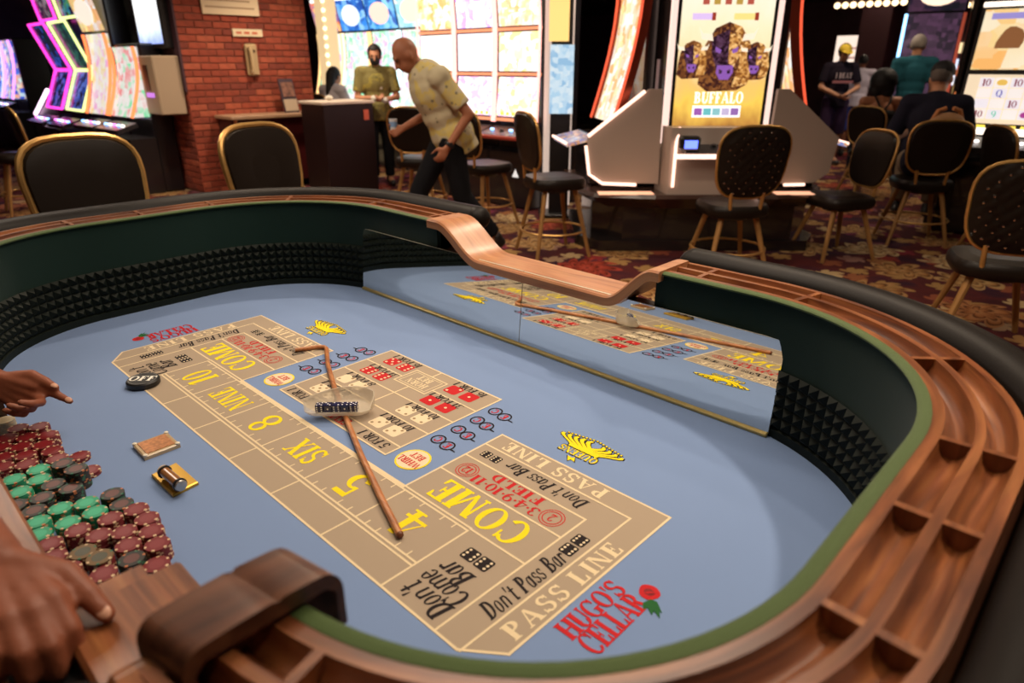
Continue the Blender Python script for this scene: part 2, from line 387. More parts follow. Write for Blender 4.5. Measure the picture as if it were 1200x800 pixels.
# ================================================================== craps table
TC = 0.40                      # centre line of the table (layout units)
TAB = thing('craps_table', 'large craps table with blue felt layout, walnut chip rails and black padded armrest', 'craps table', (0, TC * U, 0))
def W(x, y, z=0.0): return Vector((x * U, y * U, FZ + z * U))
A_, B_, R_, RD_, CY_ = 1.44, 0.7475, 0.57, 0.49, 0.4125
def half_path(x_start, sx, n_arc=22):
    """points and outward normals of the inner wall line, from the mirror notch round one end to the dealer's cap"""
    cx = A_ - R_; cd = A_ - RD_; P = []; yt, yb = CY_ + B_, CY_ - B_
    for i in range(9): P.append((lerp(x_start, cx, i / 8), yt, 0.0, 1.0))
    for i in range(1, n_arc + 1):
        a = PI / 2 * (1 - i / n_arc); P.append((cx + R_ * math.cos(a), yt - R_ + R_ * math.sin(a), math.cos(a), math.sin(a)))
    for i in range(1, 7): P.append((A_, lerp(yt - R_, yb + RD_, i / 6), 1.0, 0.0))
    for i in range(1, n_arc + 1):
        a = -math.radians(86) * i / n_arc; P.append((cd + RD_ * math.cos(a), yb + RD_ + RD_ * math.sin(a), math.cos(a), math.sin(a)))
    return [(sx * x, y, sx * nx, ny) for x, y, nx, ny in P]
PATH_N = half_path(0.575, 1); PATH_F = half_path(0.475, -1)
def arc_len(P):
    s = [0.0]
    for a, b in zip(P, P[1:]): s.append(s[-1] + math.hypot(b[0] - a[0], b[1] - a[1]) * U)
    return s
def sweep(mb, P, prof, mi=0, sm=True, caps=True, closed=False):
    S = arc_len(P); vs = []; gr = []; n = len(prof); pl = [0.0]
    for a, b in zip(prof, prof[1:]): pl.append(pl[-1] + math.hypot(b[0] - a[0], b[1] - a[1]) * U)
    flip = (P[0][2] * (P[1][1] - P[0][1]) - P[0][3] * (P[1][0] - P[0][0])) > 0
    for k, (x, y, nx, ny) in enumerate(P):
        for j, (d, z) in enumerate(prof): vs.append(W(x + nx * d, y + ny * d, z)); gr.append((S[k], pl[j], 0.0))
    fs = []
    m = n if closed else n - 1
    for k in range(len(P) - 1):
        for j in range(m):
            q = (k * n + j, k * n + (j + 1) % n, (k + 1) * n + (j + 1) % n, (k + 1) * n + j)
            fs.append(q[::-1] if not flip else q)
    mb.add(vs, fs, mi, sm, gr)
    if caps and closed:
        mb.add(vs[:n], [tuple(range(n))], mi); mb.add(vs[-n:], [tuple(range(n - 1, -1, -1))], mi)
    return mb
ZR = 0.40
def trough(a, b): return [(a, ZR), (lerp(a, b, .10), ZR - .018), (lerp(a, b, .28), ZR - .029), (lerp(a, b, .5), ZR - .033), (lerp(a, b, .72), ZR - .029), (lerp(a, b, .90), ZR - .018), (b, ZR)]
RAIL = [(0.010, ZR - .06), (0.010, ZR)] + trough(0.032, 0.078) + trough(0.094, 0.140) + [(0.156, ZR), (0.156, ZR - .06)]
LIP = [(-0.010, ZR - .008), (-0.012, ZR - .003), (-0.008, ZR + .001), (0.002, ZR + .003), (0.012, ZR + .001), (0.014, ZR - .008)]
LINE = [(0.0, 0.0), (0.0, ZR - .01), (0.02, ZR - .01), (0.02, 0.0)]
PADP = [(0.172 + 0.060 + 0.062 * math.cos(t), 0.375 + 0.052 * math.sin(t)) for t in [2 * PI * i / 14 for i in range(14)]]
BODY = [(0.02, -0.06), (0.02, ZR - .062), (0.150, ZR - .062), (0.165, ZR - .05), (0.165, 0.28), (0.12, 0.22), (0.10, -0.22), (0.06, -0.26)]
DIV_N = [(0.70, 1.19), (1.0, 1.19), (1.374, 1.0), (1.51, 0.634), (1.512, 0.376), (1.51, 0.105), (1.40, -0.19), (1.12, -0.40)]
DIV_F = [(-0.56, 1.19), (-0.98, 1.19), (-1.374, 1.0), (-1.51, 0.68), (-1.512, 0.376), (-1.51, 0.105), (-1.40, -0.19), (-1.12, -0.40)]
for P, DV in ((PATH_N, DIV_N), (PATH_F, DIV_F)):
    lin = sweep(MB(), P, LINE, closed=True).build('wall_lining', M_GREEN, TAB, world=True)
    sweep(MB(), P, LIP, closed=True).build('green_lip', M_LIP, TAB, world=True)
    rail = sweep(MB(), P, RAIL, caps=True).build('chip_rail', M_WALNUT, TAB, world=True, sharp=0.55)
    pad = sweep(MB(), P, PADP, closed=True)
    for e in (0, -1):      # rounded end of the padding
        x, y, nx, ny = P[e]; x2, y2 = (P[1][:2] if e == 0 else P[-2][:2]); dv = Vector((x - x2, y - y2)).normalized()
        c = W(x + nx * 0.232, y + ny * 0.232, 0.375); M = Matrix(((dv.x, nx, 0), (dv.y, ny, 0), (0, 0, 1)))
        pad.ell(c, (0.05 * U, 0.062 * U, 0.052 * U), M, 14, 8)
    pad.build('armrest_pad', M_PAD, TAB, world=True)
    sweep(MB(), P, [(0.152, ZR - .012), (0.152, ZR - .07), (0.19, ZR - .07), (0.19, ZR - .05)], sm=False).build('rail_gap', M_BLACK, TAB, world=True)
    sweep(MB(), P, BODY).build('table_side', M_DKWOOD, TAB, world=True, sharp=0.5)
    for dx, dy in DV:
        k = min(range(len(P)), key=lambda i: (P[i][0] + P[i][2] * .086 - dx) ** 2 + (P[i][1] + P[i][3] * .086 - dy) ** 2)
        x, y, nx, ny = P[k]; a, b = P[max(k - 1, 0)], P[min(k + 1, len(P) - 1)]
        if k > 0 and k < len(P) - 1:      # slide to the exact place on straight runs
            tx, ty = b[0] - a[0], b[1] - a[1]; q = math.hypot(tx, ty); tx /= q; ty /= q
            s_ = (dx - x - nx * .086) * tx + (dy - y - ny * .086) * ty; x += tx * s_; y += ty * s_
        tx, ty = -ny, nx
        for d0, d1 in ((0.031, 0.079), (0.093, 0.141)):
            mb = MB(); vs = []
            for zz in (ZR - 0.034, ZR + 0.0006):
                for d, t in ((d0, -.007), (d1, -.007), (d1, .007), (d0, .007)): vs.append(W(x + nx * d + tx * t, y + ny * d + ty * t, zz))
            mb.add(vs, [(3, 2, 1, 0), (4, 5, 6, 7), (0, 1, 5, 4), (1, 2, 6, 5), (2, 3, 7, 6), (3, 0, 4, 7)], 0, False, [(p.y, p.x, 0) for p in vs])
            mb.build('rail_divider', M_WALNUT, TAB, world=True)
    # pyramid-studded rubber bumper, one moulded strip
    mb = MB(); S = arc_len(P); pitch = 0.0265; rows = 5
    def pt(s):
        s = max(0.0, min(s, S[-1] - 1e-6)); k = 0
        while S[k + 1] < s: k += 1
        t = (s - S[k]) / (S[k + 1] - S[k]); a, b = P[k], P[k + 1]
        nx, ny = lerp(a[2], b[2], t), lerp(a[3], b[3], t); q = math.hypot(nx, ny)
        return lerp(a[0], b[0], t), lerp(a[1], b[1], t), nx / q, ny / q
    s0 = (1.0 - abs(P[0][0])) * U; z0 = 0.03; hz = pitch / U
    cnt = int((S[-1] - s0) / pitch)
    for i in range(cnt):
        sa, sb = s0 + i * pitch, s0 + (i + 1) * pitch
        a, b, c = pt(sa), pt(sb), pt((sa + sb) / 2)
        for r in range(rows):
            za, zb = z0 + r * hz, z0 + (r + 1) * hz
            q = [W(a[0] - a[2] * .004, a[1] - a[3] * .004, za), W(b[0] - b[2] * .004, b[1] - b[3] * .004, za), W(b[0] - b[2] * .004, b[1] - b[3] * .004, zb), W(a[0] - a[2] * .004, a[1] - a[3] * .004, zb)]
            t_ = W(c[0] - c[2] * .022, c[1] - c[3] * .022, (za + zb) / 2 + 0.002)
            fs = [(0, 1, 4), (1, 2, 4), (2, 3, 4), (3, 0, 4)]
            mb.add(q + [t_], fs if P is PATH_F else [f[::-1] for f in fs])
    bump = mb.build('pyramid_bumper', M_RUBBER, TAB, world=True)
    PS = [p for p in P if abs(p[0]) > 0.99]
    sweep(MB(), PS, [(0.0, 0.0), (-0.012, 0.0), (-0.012, 0.026), (0.0, 0.030)], sm=False).build('bumper_foot', M_RUBBER, TAB, world=True)

# felt bed
FELT = bpy.data.materials.new('blue_felt'); FELT.use_nodes = True
def felt_mat():
    N, L = nodes_of(FELT); b = N['Principled BSDF']; tc = N.new('ShaderNodeTexCoord')
    n = N.new('ShaderNodeTexNoise'); n.inputs['Scale'].default_value = 3; n.inputs['Detail'].default_value = 6; L.new(tc.outputs['Object'], n.inputs['Vector'])
    r = N.new('ShaderNodeValToRGB'); r.color_ramp.elements[0].color = (0.166, 0.250, 0.445, 1); r.color_ramp.elements[1].color = (0.186, 0.276, 0.485, 1)
    L.new(n.outputs['Fac'], r.inputs['Fac']); L.new(r.outputs['Color'], b.inputs['Base Color'])
    b.inputs['Roughness'].default_value = 0.85; b.inputs['Specular IOR Level'].default_value = 0.25; b.inputs['Sheen Weight'].default_value = 0.15
    n2 = N.new('ShaderNodeTexNoise'); n2.inputs['Scale'].default_value = 900; L.new(tc.outputs['Object'], n2.inputs['Vector'])
    bp = N.new('ShaderNodeBump'); bp.inputs['Strength'].default_value = 0.15; bp.inputs['Distance'].default_value = 0.001; L.new(n2.outputs['Fac'], bp.inputs['Height']); L.new(bp.outputs['Normal'], b.inputs['Normal'])
felt_mat()
out = [(p[0], p[1]) for p in PATH_N] + [(0.94, -0.362), (0.655, -0.362), (0.655, -0.495), (-0.655, -0.495), (-0.655, -0.362), (-0.94, -0.362)] + [(p[0], p[1]) for p in PATH_F[::-1]]
felt = MB().prism([(x * U, y * U) for x, y in out], FZ - 0.03, FZ).build('felt', FELT, TAB, world=True)
def TB(lo, hi): return (tuple(W(*lo)), tuple(W(*hi)))
# straight wall behind the mirror, under the notch
MB().box(*TB((-0.475, 1.160, -0.02), (0.575, 1.185, 0.262))).build('wall_lining', M_GREEN, TAB, world=True)
MB().box(*TB((-0.475, 1.185, -0.3), (0.575, 1.26, 0.262))).build('table_side', M_DKWOOD, TAB, world=True)
# mirror panels with a brass foot strip
M_MIRR = mat('mirror', (0.80, 0.82, 0.80), 0.015, metal=1.0)
M_EDGE = mat('mirror_edge', (0.62, 0.58, 0.46), 0.3, metal=0.4)
for a, b in ((-0.995, 0.0215), (0.0245, 1.003)):
    vs = [W(x, y + (0.0 if z < .1 else 0.0245), z) for z in (0.010, 0.288) for x, y in ((a, 1.124), (b, 1.124), (b, 1.132), (a, 1.132))]
    mp = MB().add(vs, [(3, 2, 1, 0), (4, 5, 6, 7), (0, 1, 5, 4), (1, 2, 6, 5), (2, 3, 7, 6), (3, 0, 4, 7)])
    for i in range(len(mp.m)): mp.m[i] = 0 if i == 2 else 1
    mp.build('mirror_panel', [M_MIRR, M_EDGE], TAB, world=True)
MB().box(*TB((-0.995, 1.114, 0.0), (1.003, 1.126, 0.012)), bev=0.002).build('mirror_strip', mat('brass_strip', (0.55, 0.42, 0.16), 0.35, metal=0.6), TAB, world=True)
# curved wooden saddle over the notch of the mirror side
def saddle(pts, y0, y1, th, name, m_):
    mb = MB(); n = len(pts); vs = []; gr = []; s = 0
    for i, (x, z, *yy) in enumerate(pts):
        a, b = yy if yy else (y0, y1); e = 0.004
        if i: s += math.hypot(x - pts[i - 1][0], z - pts[i - 1][1])
        j0, j1 = max(i - 1, 0), min(i + 1, n - 1); dx, dz = pts[j1][0] - pts[j0][0], pts[j1][1] - pts[j0][1]; q = math.hypot(dx, dz); nx, nz = -dz / q, dx / q
        if nz < 0: nx, nz = -nx, -nz
        for yv, k in ((a, 0.006), (a + .006, 0), (b - .006, 0), (b, 0.006), (b, th), (a, th)):
            vs.append(W(x - nx * k, yv, z - nz * k)); gr.append((s * U, yv * U + k, 0))
    fs = []
    for i in range(n - 1):
        for j in range(6): fs.append((i * 6 + j, i * 6 + (j + 1) % 6, (i + 1) * 6 + (j + 1) % 6, (i + 1) * 6 + j))
    if pts[-1][0] > pts[0][0]: fs = [f[::-1] for f in fs]
    mb.add(vs, fs, 0, True, gr); mb.add(vs[:6], [tuple(range(6))]); mb.add(vs[-6:], [tuple(range(5, -1, -1))])
    return mb.build(name, m_, TAB, world=True, sharp=0.6)
M_SADDLE = wood('saddle_wood', (0.26, 0.10, 0.04), (0.40, 0.17, 0.075), (0.52, 0.26, 0.12), 0.4, 0.7)
pts = [(-0.50, 0.408), (-0.45, 0.408)]
for i in range(13): t = i / 12; pts.append((lerp(-0.44, -0.20, t), lerp(0.408, 0.286, ease(t))))
for i in range(1, 6): pts.append((lerp(-0.20, 0.40, i / 6), 0.286))
for i in range(13): t = i / 12; pts.append((lerp(0.40, 0.575, t), lerp(0.286, 0.408, ease(t))))
pts += [(0.60, 0.408)]
saddle(pts, 1.128, 1.31, 0.034, 'saddle_rail', M_SADDLE)
# dealer's side: sloping shoulder, low sill, end cap
for sx in (1, -1):
    pts = [(sx * 1.01, 0.398), (sx * 0.985, 0.398)]
    for i in range(11): t = i / 10; pts.append((sx * lerp(0.98, 0.87, t), lerp(0.398, 0.290, ease(t))))
    pts += [(sx * 0.80, 0.287), (sx * 0.74, 0.285), (sx * 0.694, 0.285)]
    if sx > 0: pts = pts[::-1]
    saddle(pts, -0.515, -0.350, 0.028, 'dealer_shoulder', M_WALNUT)
    x0, x1 = sorted((sx * 0.645, sx * 0.688)); MB().box(*TB((x0, -0.485, 0.24), (x1, -0.392, 0.276)), bev=0.002).build('end_board', M_WALNUT, TAB, world=True)
    x0, x1 = sorted((sx * 0.655, sx * 0.94)); MB().box(*TB((x0, -0.505, -0.02), (x1, -0.362, 0.256))).build('shoulder_block', M_DKWOOD, TAB, world=True)
    # end cap that bridges lip and troughs
    mb = MB(); prof = [(-0.268, 0.345), (-0.268, 0.385)]
    prof += [(-0.298 + 0.030 * math.cos(a), 0.400 + 0.034 * math.sin(a)) for a in [PI / 2 * k / 7 for k in range(8)]]
    prof += [(-0.342, 0.436), (-0.347, 0.4325), (-0.352, 0.4325), (-0.357, 0.436), (-0.40, 0.435)]
    prof += [(-0.432 - 0.026 * math.sin(a), 0.404 + 0.029 * math.cos(a)) for a in [PI / 2 * k / 6 for k in range(7)]] + [(-0.458, 0.345)]
    no = len(prof); inn = [(-0.446, 0.345), (-0.446, 0.40), (-0.436, 0.412), (-0.29, 0.412), (-0.278, 0.40), (-0.278, 0.345)]
    poly = prof + inn; n = len(poly); vs = []
    for x, sh in ((sx * 0.955, -0.020), (sx * 1.04, -0.004)):
        for y, z in poly: vs.append(W(x, y + sh, z))
    fs = [(i, (i + 1) % n, n + (i + 1) % n, n + i) for i in range(n)]
    if sx < 0: fs = [f[::-1] for f in fs]
    mb.add(vs, fs, 0, True, [(p.y * 1.0, p.x, p.z) for p in vs])
    near = [min(range(6), key=lambda q: (inn[q][0] - p[0]) ** 2 + (inn[q][1] - p[1]) ** 2) for p in prof]
    near[0], near[-1] = 5, 0
    for k in range(1, no): near[k] = min(near[k], near[k - 1])
    for base in (0, n):
        for o1 in range(no - 1):
            i1, i2 = near[o1], near[o1 + 1]; f = [base + o1, base + o1 + 1] + [base + no + q for q in range(i2, i1 + 1)]
            mb.add(vs, [tuple(f)])
    mb.build('rail_end_cap', wood('cap_wood', (0.055, 0.018, 0.010), (0.10, 0.036, 0.018), (0.16, 0.062, 0.03), 0.4), TAB, world=True)
MB().box(*TB((-0.688, -0.60, 0.256), (0.688, -0.487, 0.284)), bev=0.004).build('dealer_sill', M_WALNUT, TAB, world=True)
MB().box(*TB((-0.93, -0.585, -0.40), (0.93, -0.495, 0.2555))).build('table_side', M_BLACK, TAB, world=True)
for x in (-0.85, 0.85):
    for y in (0.0, 0.8):
        mb = MB(); c = W(x, y, 0)
        mb.prism([(c.x + 0.09 * math.cos(a), c.y + 0.09 * math.sin(a)) for a in [PI / 4 * k for k in range(8)]], 0.06, FZ - 0.2)
        mb.box((c.x - 0.12, c.y - 0.12, 0), (c.x + 0.12, c.y + 0.12, 0.06), bev=0.01); mb.build('leg', M_DKWOOD, TAB, world=True)
MB().box(*TB((-1.35, -0.25, -0.28), (1.35, 1.05, -0.05))).build('bed_frame', M_DKWOOD, TAB, world=True)
# ================================================================== lettering: a small bold serif alphabet drawn as flat polygons
ST, HL, SE, SH = 0.24, 0.10, 0.065, 0.075
def Rr(a, b, c, d): return [(a, b), (c, b), (c, d), (a, d)]
def stem(x, y0=0.0, y1=1.0, w=ST, b=True, t=True):
    o = [Rr(x, y0, x + w, y1)]
    if b: o.append(Rr(x - SE, y0, x + w + SE, y0 + SH))
    if t: o.append(Rr(x - SE, y1 - SH, x + w + SE, y1))
    return o
def ring(cx, cy, rx, ry, tx, ty, a0=0, a1=360, n=None):
    n = n or max(4, int(abs(a1 - a0) / 15)); o = []
    def p(a, i): a = math.radians(a); return (cx + (rx - i * tx) * math.cos(a), cy + (ry - i * ty) * math.sin(a))
    for k in range(n):
        u, v = lerp(a0, a1, k / n), lerp(a0, a1, (k + 1) / n); o.append([p(u, 0), p(v, 0), p(v, 1), p(u, 1)])
    return o
def bowlP(): return stem(.08) + [Rr(.1, .915, .36, 1), Rr(.2, .45, .36, .535)] + ring(.34, .725, .34, .275, .2, HL, -90, 90)
def ringS(): return ring(.34, .735, .29, .28, .17, .11, 20, 250) + ring(.34, .27, .31, .29, .18, .11, 90, -160) + [Rr(.54, .70, .61, .97), Rr(.03, .03, .10, .32), [(.17, .62), (.30, .47), (.50, .40), (.40, .54)]]
GL = {
 ' ': (.36, []), "'": (.26, [[(.06, 1), (.22, 1), (.15, .66), (.1, .66)]]), '.': (.3, [Rr(.07, .36, .23, .54)]),
 'I': (.40, stem(.1)), 'L': (.70, stem(.08) + [Rr(.1, 0, .66, .085), [(.66, 0), (.66, .32), (.59, .32), (.5, .0)]]),
 'E': (.74, stem(.08) + [Rr(.1, 0, .68, .085), Rr(.1, .915, .66, 1), Rr(.1, .46, .48, .545), [(.68, 0), (.68, .3), (.61, .3), (.52, 0)], [(.66, 1), (.66, .72), (.59, .72), (.5, 1)], Rr(.42, .36, .48, .65)]),
 'F': (.70, stem(.08) + [Rr(.1, .915, .66, 1), Rr(.1, .46, .48, .545), [(.66, 1), (.66, .72), (.59, .72), (.5, 1)], Rr(.42, .36, .48, .65)]),
 'H': (.92, stem(.08) + stem(.6) + [Rr(.2, .46, .65, .545)]),
 'P': (.74, bowlP()), 'R': (.86, bowlP() + [[(.3, .5), (.52, .5), (.80, 0), (.58, 0)], Rr(.56, 0, .87, SH)]),
 'B': (.80, stem(.08) + [Rr(.1, .915, .38, 1), Rr(.2, .47, .38, .55), Rr(.1, 0, .38, .085)] + ring(.36, .745, .31, .255, .19, HL, -90, 90) + ring(.36, .27, .38, .275, .2, HL, -90, 90)),
 'D': (.86, stem(.08) + [Rr(.1, .915, .34, 1), Rr(.1, 0, .34, .085)] + ring(.33, .5, .47, .5, .21, HL, -90, 90)),
 'O': (.88, ring(.43, .5, .41, .52, .2, .075)), 'Q': (.88, ring(.43, .5, .41, .52, .2, .075) + [[(.4, .2), (.55, .2), (.86, -.14), (.66, -.14)]]),
 'C': (.80, ring(.43, .5, .41, .52, .2, .085, 42, 322) + [Rr(.66, .64, .735, .99)]),
 'G': (.88, ring(.43, .5, .41, .52, .2, .085, 42, 320) + [Rr(.66, .66, .735, .99), Rr(.56, .04, .76, .40), Rr(.48, .36, .84, .43)]),
 'S': (.68, ringS()), 'T': (.78, stem(.28, t=False) + [Rr(.02, .915, .75, 1), [(.02, 1), (.02, .7), (.09, .7), (.18, 1)], [(.75, 1), (.75, .7), (.68, .7), (.59, 1)]]),
 'U': (.84, stem(.08, .3, 1, b=False) + stem(.66, .3, 1, .09, b=False) + ring(.415, .34, .335, .36, .2, .09, 180, 360)),
 'N': (.86, stem(.09, 0, 1, .085) + stem(.68, 0, 1, .085) + [[(.05, 1), (.27, 1), (.765, 0), (.6, 0)]]),
 'M': (1.10, stem(.09, 0, 1, .085) + stem(.80, 0, 1, ST) + [[(.06, 1), (.30, 1), (.60, 0), (.48, 0)], [(.48, 0), (.57, 0), (.92, 1), (.80, 1)]]),
 'A': (.88, [[(.06, 0), (.15, 0), (.45, 1), (.38, 1)], [(.36, 1), (.50, 1), (.84, 0), (.61, 0)], Rr(.2, .28, .66, .36), Rr(0, 0, .24, SH), Rr(.54, 0, .90, SH)]),
 'V': (.86, [[(.02, 1), (.26, 1), (.5, 0), (.40, 0)], [(.40, 0), (.5, 0), (.82, 1), (.72, 1)], Rr(-.02, 1 - SH, .34, 1), Rr(.62, 1 - SH, .9, 1)]),
 'W': (1.2, [[(.02, 1), (.24, 1), (.42, 0), (.32, 0)], [(.32, 0), (.42, 0), (.64, 1), (.56, 1)], [(.5, 1), (.72, 1), (.90, 0), (.80, 0)], [(.80, 0), (.90, 0), (1.16, 1), (1.06, 1)], Rr(-.02, 1 - SH, .3, 1), Rr(.98, 1 - SH, 1.22, 1)]),
 'X': (.88, [[(.04, 1), (.30, 1), (.84, 0), (.58, 0)], [(.06, 0), (.16, 0), (.78, 1), (.68, 1)], Rr(-.0, 1 - SH, .36, 1), Rr(.6, 1 - SH, .86, 1), Rr(0, 0, .24, SH), Rr(.52, 0, .9, SH)]),
 '1': (.52, stem(.18, t=False) + [[(.05, .80), (.05, .87), (.22, 1), (.3, 1)]]), '0': (.72, ring(.35, .5, .33, .51, .18, .075)),
 '2': (.68, ring(.33, .7, .30, .31, .18, .09, 170, -40) + [[(.42, .52), (.58, .56), (.28, .1), (.04, .0)], Rr(.04, 0, .62, .14), Rr(.55, 0, .62, .3)]),
 '3': (.68, ring(.32, .74, .28, .27, .17, .08, 160, -80) + ring(.31, .28, .32, .29, .19, .085, 85, -165)),
 '4': (.76, [Rr(.40, 0, .60, 1), Rr(.03, .24, .74, .34), [(.03, .24), (.13, .34), (.46, 1), (.40, 1)], Rr(.3, 0, .7, SH)]),
 '5': (.70, [Rr(.10, .5, .19, 1), [(.10, 1), (.60, 1), (.60, .84), (.10, .84)]] + ring(.32, .32, .33, .33, .2, .09, 130, -165)),
 '6': (.72, ring(.35, .32, .33, .33, .18, .08) + ring(.46, .45, .44, .56, .2, .09, 95, 190)), '9': (.72, ring(.35, .68, .33, .33, .18, .08) + ring(.24, .55, .44, .56, .2, .09, -85, 10)),
 '8': (.72, ring(.35, .75, .28, .26, .15, .08) + ring(.35, .27, .33, .28, .17, .08)),
 'o': (.60, ring(.29, .33, .27, .35, .15, .06)), 'n': (.66, stem(.06, 0, .66, .16, b=False, t=False) + ring(.33, .42, .27, .25, .15, .09, 0, 140) + [Rr(.45, 0, .60, .43)]),
 'm': (.98, stem(.06, 0, .66, .16, b=False, t=False) + ring(.33, .42, .25, .25, .15, .09, 0, 140) + [Rr(.43, 0, .58, .43), Rr(.78, 0, .93, .43)] + ring(.68, .42, .25, .25, .15, .09, 0, 140)),
 't': (.46, [Rr(.12, .02, .28, .88), Rr(0, .58, .44, .66), Rr(.12, 0, .42, .1)]), 'a': (.62, ring(.26, .32, .24, .34, .14, .06) + [Rr(.38, 0, .54, .66)]),
 'r': (.50, stem(.06, 0, .66, .16, b=False, t=False) + ring(.32, .44, .22, .22, .13, .13, 20, 150)), 'e': (.58, ring(.29, .33, .27, .35, .15, .06, 0, 325) + [Rr(.08, .32, .56, .39)]),
 's': (.50, [[(x * .72, y * .68) for x, y in q] for q in ringS()]),
}
def text(mb, s, org, right, up, h, ws=1.0, shear=0.0, track=0.0, align='c', z=0.0, mi=0, bold=0.0):
    tot = sum(GL[c][0] * ws + track for c in s) - track; x = {'c': -tot / 2, 'l': 0.0, 'r': -tot}[align]
    right = Vector(right); up = Vector(up); org = Vector(org)
    for c in s:
        a, polys = GL[c]
        for qi, q in enumerate(polys):
            vs = []; lift = right.cross(up) * (1.2e-5 * (qi % 26))
            for gx, gy in q:
                p = org + lift + right * ((x + gx * ws + (gy - .5) * shear) * h) + up * ((gy - .5) * h); vs.append((p.x, p.y, p.z))
            e1 = Vector(vs[1]) - Vector(vs[0]); e2 = Vector(vs[2]) - Vector(vs[1]); nn = right.cross(up)
            mb.add(vs, [tuple(range(len(vs))) if e1.cross(e2).dot(nn) >= 0 else tuple(range(len(vs) - 1, -1, -1))], mi)
        x += a * ws + track
    return mb
# ================================================================== printed layout
P_TAN = mat('print_tan', (0.375, 0.295, 0.215), 0.85, spec=0.2, bump=0.1, bscale=900)
P_CRM = mat('print_cream', (0.74, 0.60, 0.38), 0.85, spec=0.2); P_YEL = mat('print_yellow', (0.86, 0.66, 0.015), 0.8, spec=0.2)
P_RED = mat('print_red', (0.50, 0.018, 0.022), 0.8, spec=0.2); P_BLK = mat('print_black', (0.018, 0.013, 0.014), 0.8, spec=0.2)
P_GRN = mat('print_green', (0.02, 0.11, 0.03), 0.8, spec=0.2); P_PALE = mat('print_pale', (0.76, 0.62, 0.42), 0.85, spec=0.2); P_DRED = mat('print_dark_red', (0.22, 0.008, 0.012), 0.8)
L1, L2, L3 = FZ + 0.0004, FZ + 0.0008, FZ + 0.0012
def LU(x, y, z): return Vector((x * U, y * U, z))
def pr(name, mats, mb): return mb.build(name, mats, felt, world=True)
e_, W_ = 0.445, 0.606
def panel(poly): pr('printed_panel', P_TAN, MB().flat([(x * U, y * U) for x, y in poly], L1))
main = [(-0.924, 0), (0.924, 0), (1, .058), (1, W_), (e_, W_), (e_, .249), (-e_, .249), (-e_, W_), (-1, W_), (-1, .058)]
# the T-shaped panel is split into convex pieces that meet edge to edge
panel([(-0.924, 0), (0.924, 0), (1, .058), (1, .249), (-1, .249), (-1, .058)])
panel([(e_, .249), (1, .249), (1, W_), (e_, W_)]); panel([(-1, .249), (-e_, .249), (-e_, W_), (-1, W_)])
panel([(-.288, .308), (.288, .308), (.288, .76), (-.288, .76)])
LN = [0]
def line(pts, wd=0.0055, closed=False, z=L2, m_=P_CRM, name='printed_line'):
    mb = MB(); n = len(pts); LN[0] += 1; z = z + 6e-6 * (LN[0] % 50)
    for i in range(n if closed else n - 1):
        a, b = Vector(pts[i]), Vector(pts[(i + 1) % n]); d = (b - a).normalized(); q = Vector((-d.y, d.x)) * wd / 2; d = d * wd / 2
        mb.flat([((p.x) * U, (p.y) * U) for p in (a - d - q, b + d - q, b + d + q, a - d + q)], z + 3e-6 * (i % 2))
    return pr(name, m_, mb)
line(main, 0.006, True)
for s in (1, -1):
    line([(s * .86, 0), (s * .86, .462), (s * e_, .462)]); line([(s * .93, .002), (s * .934, .538), (s * e_, .538)])
    line([(s * e_, .372), (s * .86, .372)]); line([(s * .69, .252), (s * .86, .252)])
    line([(s * .69, 0), (s * .69, .243)])
line([(-.69, .243), (.69, .243)]); line([(-.69, .254), (.69, .254)]); line([(-.69, .082), (.69, .082)]); line([(-.69, .094), (.69, .094)])
for x in (-.46, -.23, 0, .23, .46): line([(x, .094), (x, .243)]); line([(x, 0), (x, .082)])
mb = MB()
for k in range(12):
    for q in (.3, .7):
        x = -.69 + .115 * (k + (q - .5) * 0.9 + .5)
        for y0, y1 in ((.225, .243), (.094, .112)): mb.box((x * U - .0015, y0 * U, L2 - .0002), (x * U + .0015, y1 * U, L2))
pr('printed_tick', P_CRM, mb)['kind'] = 'stuff'
line([(-.288, .308), (.288, .308), (.288, .76), (-.288, .76)], 0.006, True)
for y in (.36, .46): line([(-.288, y), (.288, y)])
line([(-.288, .555), (.288, .555)])
for s in (1, -1): line([(s * .08, .65), (s * .288, .65)])
line([(0, .36), (0, .612)]); line([(0, .716), (0, .76)])
line([(-.08, .615), (.08, .615), (.08, .715), (-.08, .715)], 0.005, True); line([(-.066, .625), (.066, .625), (.066, .705), (-.066, .705)], 0.003, True)
def word(s, x, y, right, h, m_, ws=1.0, shear=0.0, track=0.0, align='c', z=L2, wd=None):
    if wd: ws = (wd / h - track * (len(s) - 1)) / sum(GL[c][0] for c in s)
    r = Vector((right[0], right[1], 0)); up = Vector((-right[1], right[0], 0))
    return pr('lettering', m_, text(MB(), s, LU(x, y, z), r, up, h * U, ws, shear, track, align))
MX, PY = (-1, 0), (0, 1)            # reading directions
